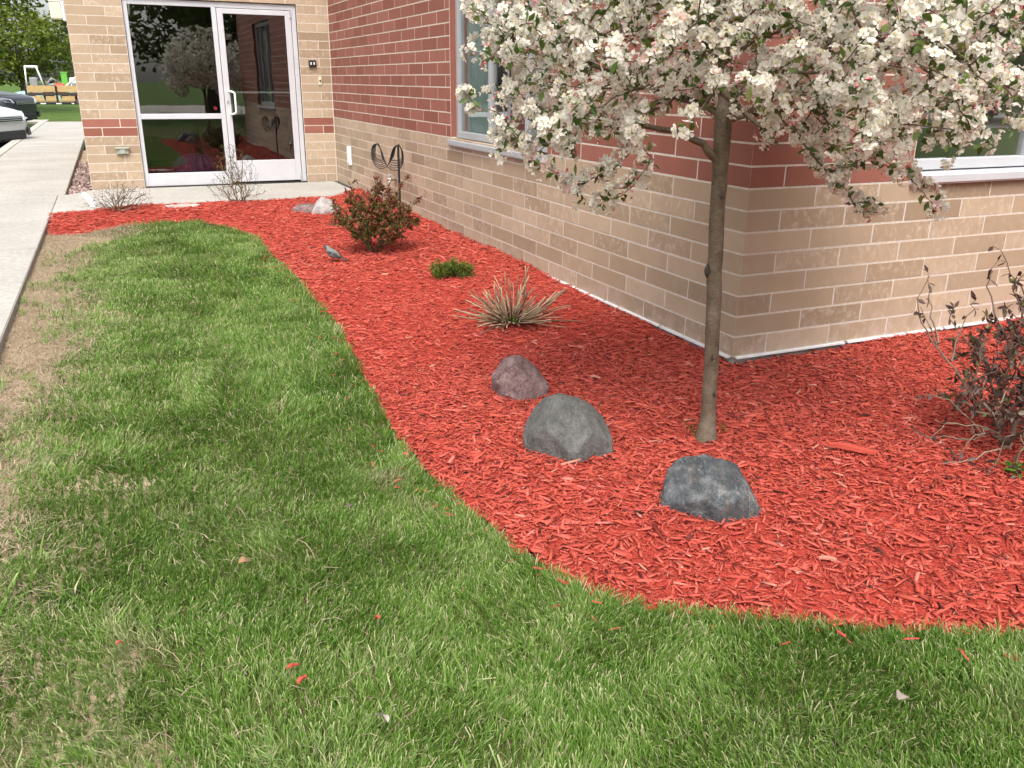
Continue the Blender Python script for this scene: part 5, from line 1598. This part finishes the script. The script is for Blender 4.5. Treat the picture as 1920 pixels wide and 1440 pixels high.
# ------------------------------------------------------------------ vehicles in the background
def loft(stations, closed=True):
    """stations: list of (x, [(y,z)...]) rings with equal counts"""
    mb = MB(); k = len(stations[0][1]); V = []
    for x_, ring in stations: V += [(x_, y_, z_) for y_, z_ in ring]
    Fs = [(i*k+j, i*k+(j+1) % k, (i+1)*k+(j+1) % k, (i+1)*k+j) for i in range(len(stations)-1) for j in range(k)]
    Fs += [tuple(reversed(range(k))), tuple((len(stations)-1)*k+j for j in range(k))]
    mb.add(V, Fs); return mb
def car(label, loc, yaw, paint, hood, roofz, name='parked_car'):
    root = empty(name, loc); root.rotation_euler = (0, 0, yaw); tag(root, label, 'car', 'cars parked beside the walk')
    def ring(hw, zb, zs, zt, tw):   # half width, bottom, shoulder, top, top half width
        r_ = [(-hw*0.93, zb), (-hw, zb+0.16), (-hw, zs-0.10), (-hw*0.96, zs), (-tw, zt-0.02), (-tw*0.6, zt), (tw*0.6, zt), (tw, zt-0.02), (hw*0.96, zs), (hw, zs-0.10), (hw, zb+0.16), (hw*0.93, zb)]
        return r_
    h = hood
    st = [(0.0, ring(0.55, 0.34, h-0.24, h-0.20, 0.45)), (-0.06, ring(0.72, 0.24, h-0.20, h-0.13, 0.58)), (-0.22, ring(0.84, 0.20, h-0.14, h-0.07, 0.66)), (-0.55, ring(0.90, 0.19, h-0.08, h-0.01, 0.70)),
          (-1.15, ring(0.92, 0.19, h-0.03, h+0.05, 0.72)), (-1.25, ring(0.92, 0.19, h, h+0.08, 0.74)), (-2.0, ring(0.93, 0.19, h+0.02, roofz-0.04, 0.62)), (-3.2, ring(0.93, 0.19, h+0.03, roofz, 0.62)), (-4.1, ring(0.90, 0.20, h+0.03, roofz-0.12, 0.6)), (-4.55, ring(0.82, 0.3, h, h+0.05, 0.6)), (-4.62, ring(0.75, 0.4, h-0.2, h-0.1, 0.5))]
    b = loft(st).build('body', paint, root, True)
    sub = b.modifiers.new('smooth', 'SUBSURF'); sub.levels = 2; sub.render_levels = 2
    glassd = M['black']
    chrome = simple('chrome_'+label[:6], (0.75, 0.75, 0.77), 0.15, 1.0, 0.03, 10); lampm = simple('lamp_lens_'+label[:6], (0.62, 0.66, 0.70), 0.08, 0.2, 0.15, 14)
    for s in (-1, 1):
        V = [(-0.02, s*0.50, h-0.30), (-0.10, s*0.74, h-0.27), (-0.50, s*0.905, h-0.17), (-0.62, s*0.90, h-0.12), (-0.25, s*0.80, h-0.135), (-0.07, s*0.58, h-0.19)]
        V2 = [(x_+0.035, y_+s*0.02, z_+0.005) for x_, y_, z_ in V]
        mb = MB(); mb.add(V+V2, [tuple(range(6)), tuple(range(11, 5, -1))]+[(i, (i+1) % 6, 6+(i+1) % 6, 6+i) for i in range(6)])
        hl = mb.build('headlight', lampm, root)
        fl = MB(); fl.add([(0.0, s*0.56, 0.33), (-0.07, s*0.74, 0.33), (-0.10, s*0.76, 0.52), (0.0, s*0.58, 0.50), (0.03, s*0.565, 0.335), (-0.035, s*0.765, 0.335), (-0.065, s*0.785, 0.515), (0.03, s*0.585, 0.495)],
                          [(4, 5, 6, 7), (0, 3, 2, 1), (0, 1, 5, 4), (1, 2, 6, 5), (2, 3, 7, 6), (3, 0, 4, 7)]); fl.build('fog_lamp', M['black'], root)
        for wx in (-0.92, -3.65):
            t1 = MB(); t1.tube([(wx, s*0.72, 0.33), (wx, s*0.74, 0.33), (wx, s*0.92, 0.33), (wx, s*0.94, 0.33)], [0.29, 0.33, 0.33, 0.29], 24); wh = t1.build('wheel', M['black'], root, True)
            r1 = MB(); r1.tube([(wx, s*0.90, 0.33), (wx, s*0.955, 0.33)], [0.22, 0.20], 20)
            r1.build('rim', chrome, wh)
        sg = MB(); sg.add([(-1.5, s*0.865, h+0.12), (-2.05, s*0.70, roofz-0.10), (-3.3, s*0.71, roofz-0.07), (-4.0, s*0.86, h+0.10), (-1.5, s*0.885, h+0.12), (-2.05, s*0.72, roofz-0.10), (-3.3, s*0.73, roofz-0.07), (-4.0, s*0.88, h+0.10)],
                          [(4, 5, 6, 7), (3, 2, 1, 0), (0, 1, 5, 4), (1, 2, 6, 5), (2, 3, 7, 6), (3, 0, 4, 7)]); sg.build('side_window', glassd, root)
        mr = MB(); mr.box((-1.62, s*0.98-0.09, h+0.10), (-1.50, s*0.98+0.09, h+0.23), 0.03); mr.build('side_mirror', M['black'], root)
    gm = MB(); gm.box((-0.05, -0.45, h-0.33), (0.035, 0.45, h-0.22), 0.02); gr = gm.build('grille', M['black'], root)
    for k in range(3):
        c_ = MB(); c_.box((0.03, -0.47+0.01*k, h-0.325+0.036*k), (0.048, 0.47-0.01*k, h-0.312+0.036*k), 0.004); c_.build('chrome_bar', chrome, gr)
    lg = MB(); lg.box((-0.06, -0.5, 0.27), (0.018, 0.5, 0.45), 0.02); lg.build('lower_grille', M['black'], root)
    ws = MB(); ws.add([(-1.22, -0.70, h+0.095), (-1.22, 0.70, h+0.095), (-1.97, 0.56, roofz-0.055), (-1.97, -0.56, roofz-0.055), (-1.20, -0.70, h+0.115), (-1.20, 0.70, h+0.115), (-1.95, 0.56, roofz-0.035), (-1.95, -0.56, roofz-0.035)],
                      [(4, 5, 6, 7), (3, 2, 1, 0), (0, 1, 5, 4), (1, 2, 6, 5), (2, 3, 7, 6), (3, 0, 4, 7)]); ws.build('windshield', glassd, root)
    return root
wp = simple('white_car_paint', (0.72, 0.73, 0.74), 0.25, 0, 0.02, 3, spec=0.6); dp = simple('dark_car_paint', (0.045, 0.05, 0.065), 0.22, 0.3, 0.05, 3, spec=0.6)
car('white parked car with its nose over the kerb, nearest of the cars', (-4.60, 18.1, -0.26), -0.5, wp, 0.95, 1.50)
car('dark blue-grey parked car just beyond the white one', (-4.98, 28.0, -0.26), -0.5, dp, 1.06, 1.72)

# flatbed trailer with board sides
wood = ground_mat('trailer_board', [(0.3, (0.40, 0.26, 0.12)), (0.7, (0.56, 0.40, 0.20))], 4)
tr = empty('flatbed_trailer', (-7.1, 58, 0.0)); tag(tr, 'black flatbed trailer with yellow wooden board sides on the far lawn', 'trailer')
def tp(mb, nm, mat, sm=False): return child(mb.build(nm, mat, None, sm), tr)
tp(MB().box((-7.1, 58, 0.12), (-1.5, 60.2, 0.34), 0.02), 'chassis', M['black'])
tp(MB().box((-7.1, 58.0, 0.341), (-1.5, 60.2, 0.38)), 'deck', wood)
for k in range(4):
    x0 = -6.98+k*1.62
    tp(MB().box((x0, 57.97, 0.92), (x0+1.5, 58.0, 1.28), 0.006), 'board', wood)
for k in range(6):
    x0 = -6.92+k*0.86
    tp(MB().box((x0, 57.97, 0.40), (x0+0.72, 58.0, 0.68), 0.006), 'board', wood)
for k in range(5):
    x0 = -7.12+k*1.62
    tp(MB().box((x0, 57.95, 0.2), (x0+0.11, 58.05, 1.34 if k == 0 else 1.28), 0.006), 'post', M['black'])
tp(MB().box((-7.0, 57.955, 0.72), (-1.5, 58.0, 0.88), 0.01), 'rail', simple('trailer_rail', (0.05, 0.03, 0.025), 0.6))
for k in range(4):
    tp(MB().box((-6.4+k*0.85, 57.94, 0.22), (-6.1+k*0.85, 57.999, 0.28), 0.004), 'reflector', M['white_plastic'])
for wx in (-4.2, -3.3):
    q = MB(); q.tube([(wx, 57.7, 0.2), (wx, 57.95, 0.2)], 0.36, 20); tp(q, 'wheel', M['black'], True)
tr.location = (-7.1, 58, -0.52)
# machines standing on the trailer
redp = simple('red_machine_paint', (0.45, 0.05, 0.03), 0.4); grnp = simple('green_paint', (0.12, 0.42, 0.05), 0.5); whp = simple('white_machine_paint', (0.75, 0.75, 0.74), 0.4); greyp = simple('grey_machine', (0.25, 0.25, 0.25), 0.6)
def machine(nm, lab, loc, parts_):
    r_ = empty(nm, (loc[0], loc[1], loc[2]-0.52)); r_.scale = (1.12, 1.12, 1.3); tag(r_, lab, 'machine')
    for (pn, kind, args, mat) in parts_:
        mb = MB()
        if kind == 'box': mb.box(args[0], args[1], args[2])
        else: mb.tube(args[0], args[1], 16)
        o = mb.build(pn, mat, r_, kind == 'tube')
    return r_
machine('skid_loader', 'white loader with red stripe at the right of the trailer', (-4.05, 58.5, 0.385),
        [('body', 'box', ((-0.55, 0, 0.35), (0.7, 1.2, 1.05), 0.08), whp), ('stripe', 'box', ((-0.35, -0.012, 0.45), (0.35, 0.02, 0.68), 0.03), redp), ('engine_cover', 'box', ((-0.45, -0.02, 0.70), (0.3, 0.02, 0.82), 0.02), greyp),
         ('cab', 'box', ((-0.3, 0.15, 1.06), (0.5, 1.0, 1.65), 0.05), M['black']), ('track', 'box', ((-0.6, -0.05, 0.0), (0.75, 0.3, 0.34), 0.12), M['black']),
         ('lift_arm', 'tube', ([(0.7, 0.1, 1.1), (0.0, 0.05, 1.2), (-0.8, 0.05, 0.6)], 0.07), whp)])
machine('ride_on_mower', 'red ride-on machine in the middle of the trailer', (-5.45, 58.5, 0.385),
        [('hood', 'box', ((-0.1, 0, 0.35), (0.5, 0.7, 0.80), 0.12), redp), ('seat_base', 'box', ((-0.6, 0.05, 0.3), (-0.12, 0.65, 0.5), 0.05), greyp), ('seat', 'box', ((-0.6, 0.1, 0.51), (-0.2, 0.6, 0.6), 0.04), M['black']), ('seat_back', 'box', ((-0.65, 0.1, 0.6), (-0.52, 0.6, 1.0), 0.05), M['black']),
         ('wheel', 'tube', ([(-0.4, -0.1, 0.28), (-0.4, 0.1, 0.28)], 0.28), M['black']), ('wheel', 'tube', ([(0.35, -0.08, 0.2), (0.35, 0.08, 0.2)], 0.2), M['black']), ('steering_wheel', 'tube', ([(-0.15, 0.35, 0.8), (-0.2, 0.35, 0.95)], 0.14), M['black'])])
machine('green_bin', 'bright green upright box between the red machine and loader', (-4.92, 58.6, 0.385),
        [('bin', 'box', ((-0.15, 0, 0), (0.15, 0.4, 1.25), 0.03), grnp), ('lid', 'box', ((-0.17, -0.02, 1.251), (0.17, 0.42, 1.3), 0.015), grnp)])
machine('utility_cart', 'pale utility cart with white canopy at the left of the trailer', (-6.45, 58.5, 0.385),
        [('tub', 'box', ((-0.55, 0, 0.30), (0.6, 0.9, 0.62), 0.08), simple('beige_tub', (0.5, 0.43, 0.33), 0.5)), ('canopy', 'box', ((-0.5, 0, 1.45), (0.15, 0.9, 1.56), 0.05), whp),
         ('canopy_post', 'tube', ([(-0.5, 0.02, 0.6), (-0.45, 0.02, 1.47)], 0.04), whp), ('canopy_post', 'tube', ([(0.35, 0.02, 0.6), (0.1, 0.02, 1.47)], 0.04), whp), ('seat', 'box', ((-0.35, 0.1, 0.62), (0.05, 0.8, 1.05), 0.06), greyp),
         ('wheel', 'tube', ([(-0.35, -0.05, 0.2), (-0.35, 0.12, 0.2)], 0.2), M['black']), ('wheel', 'tube', ([(0.42, -0.05, 0.2), (0.42, 0.12, 0.2)], 0.2), M['black']), ('boom', 'tube', ([(0.3, 0.3, 0.6), (0.75, 0.3, 1.0), (1.0, 0.3, 0.85)], 0.06), greyp)])
# concrete base of a light pole next to the big tree
e = empty('light_pole', (-9.35, 40, -0.16)); tag(e, 'pale light pole on a concrete base beside the big tree', 'light pole')
q = MB(); q.tube([(0, 0, 0), (0.0, 0, 0.1), (0, 0, 0.75), (0, 0, 0.8)], [0.26, 0.26, 0.2, 0.17], 16); q.build('base', M['kerb'], e, True)
q = MB(); q.tube([(0, 0, 0.8), (0, 0, 5.5)], [0.08, 0.05], 12); q.build('pole', M['alu'], e, True)
q = MB(); q.box((-0.5, -0.12, 5.5), (0.05, 0.12, 5.62), 0.03); q.build('lamp_head', M['alu_dark'], e)
car('small far car with pale teal paint parked beyond the trailer', (-8.9, 71.2, -0.68), math.pi+0.1, simple('teal_car_paint', (0.25, 0.45, 0.42), 0.3), 0.95, 1.5)

# masses of tiny pieces that cannot be told apart stay joined parts
for o in bpy.data.objects:
    if o.parent is not None and o.name.split('.')[0] in ('needles', 'new_shoots', 'green_shoots', 'buds', 'blossoms', 'leaves', 'stamens', 'flower_stems', 'foliage', 'young_leaves', 'crown', 'twigs', 'stems', 'branches'):
        o['kind'] = 'stuff'
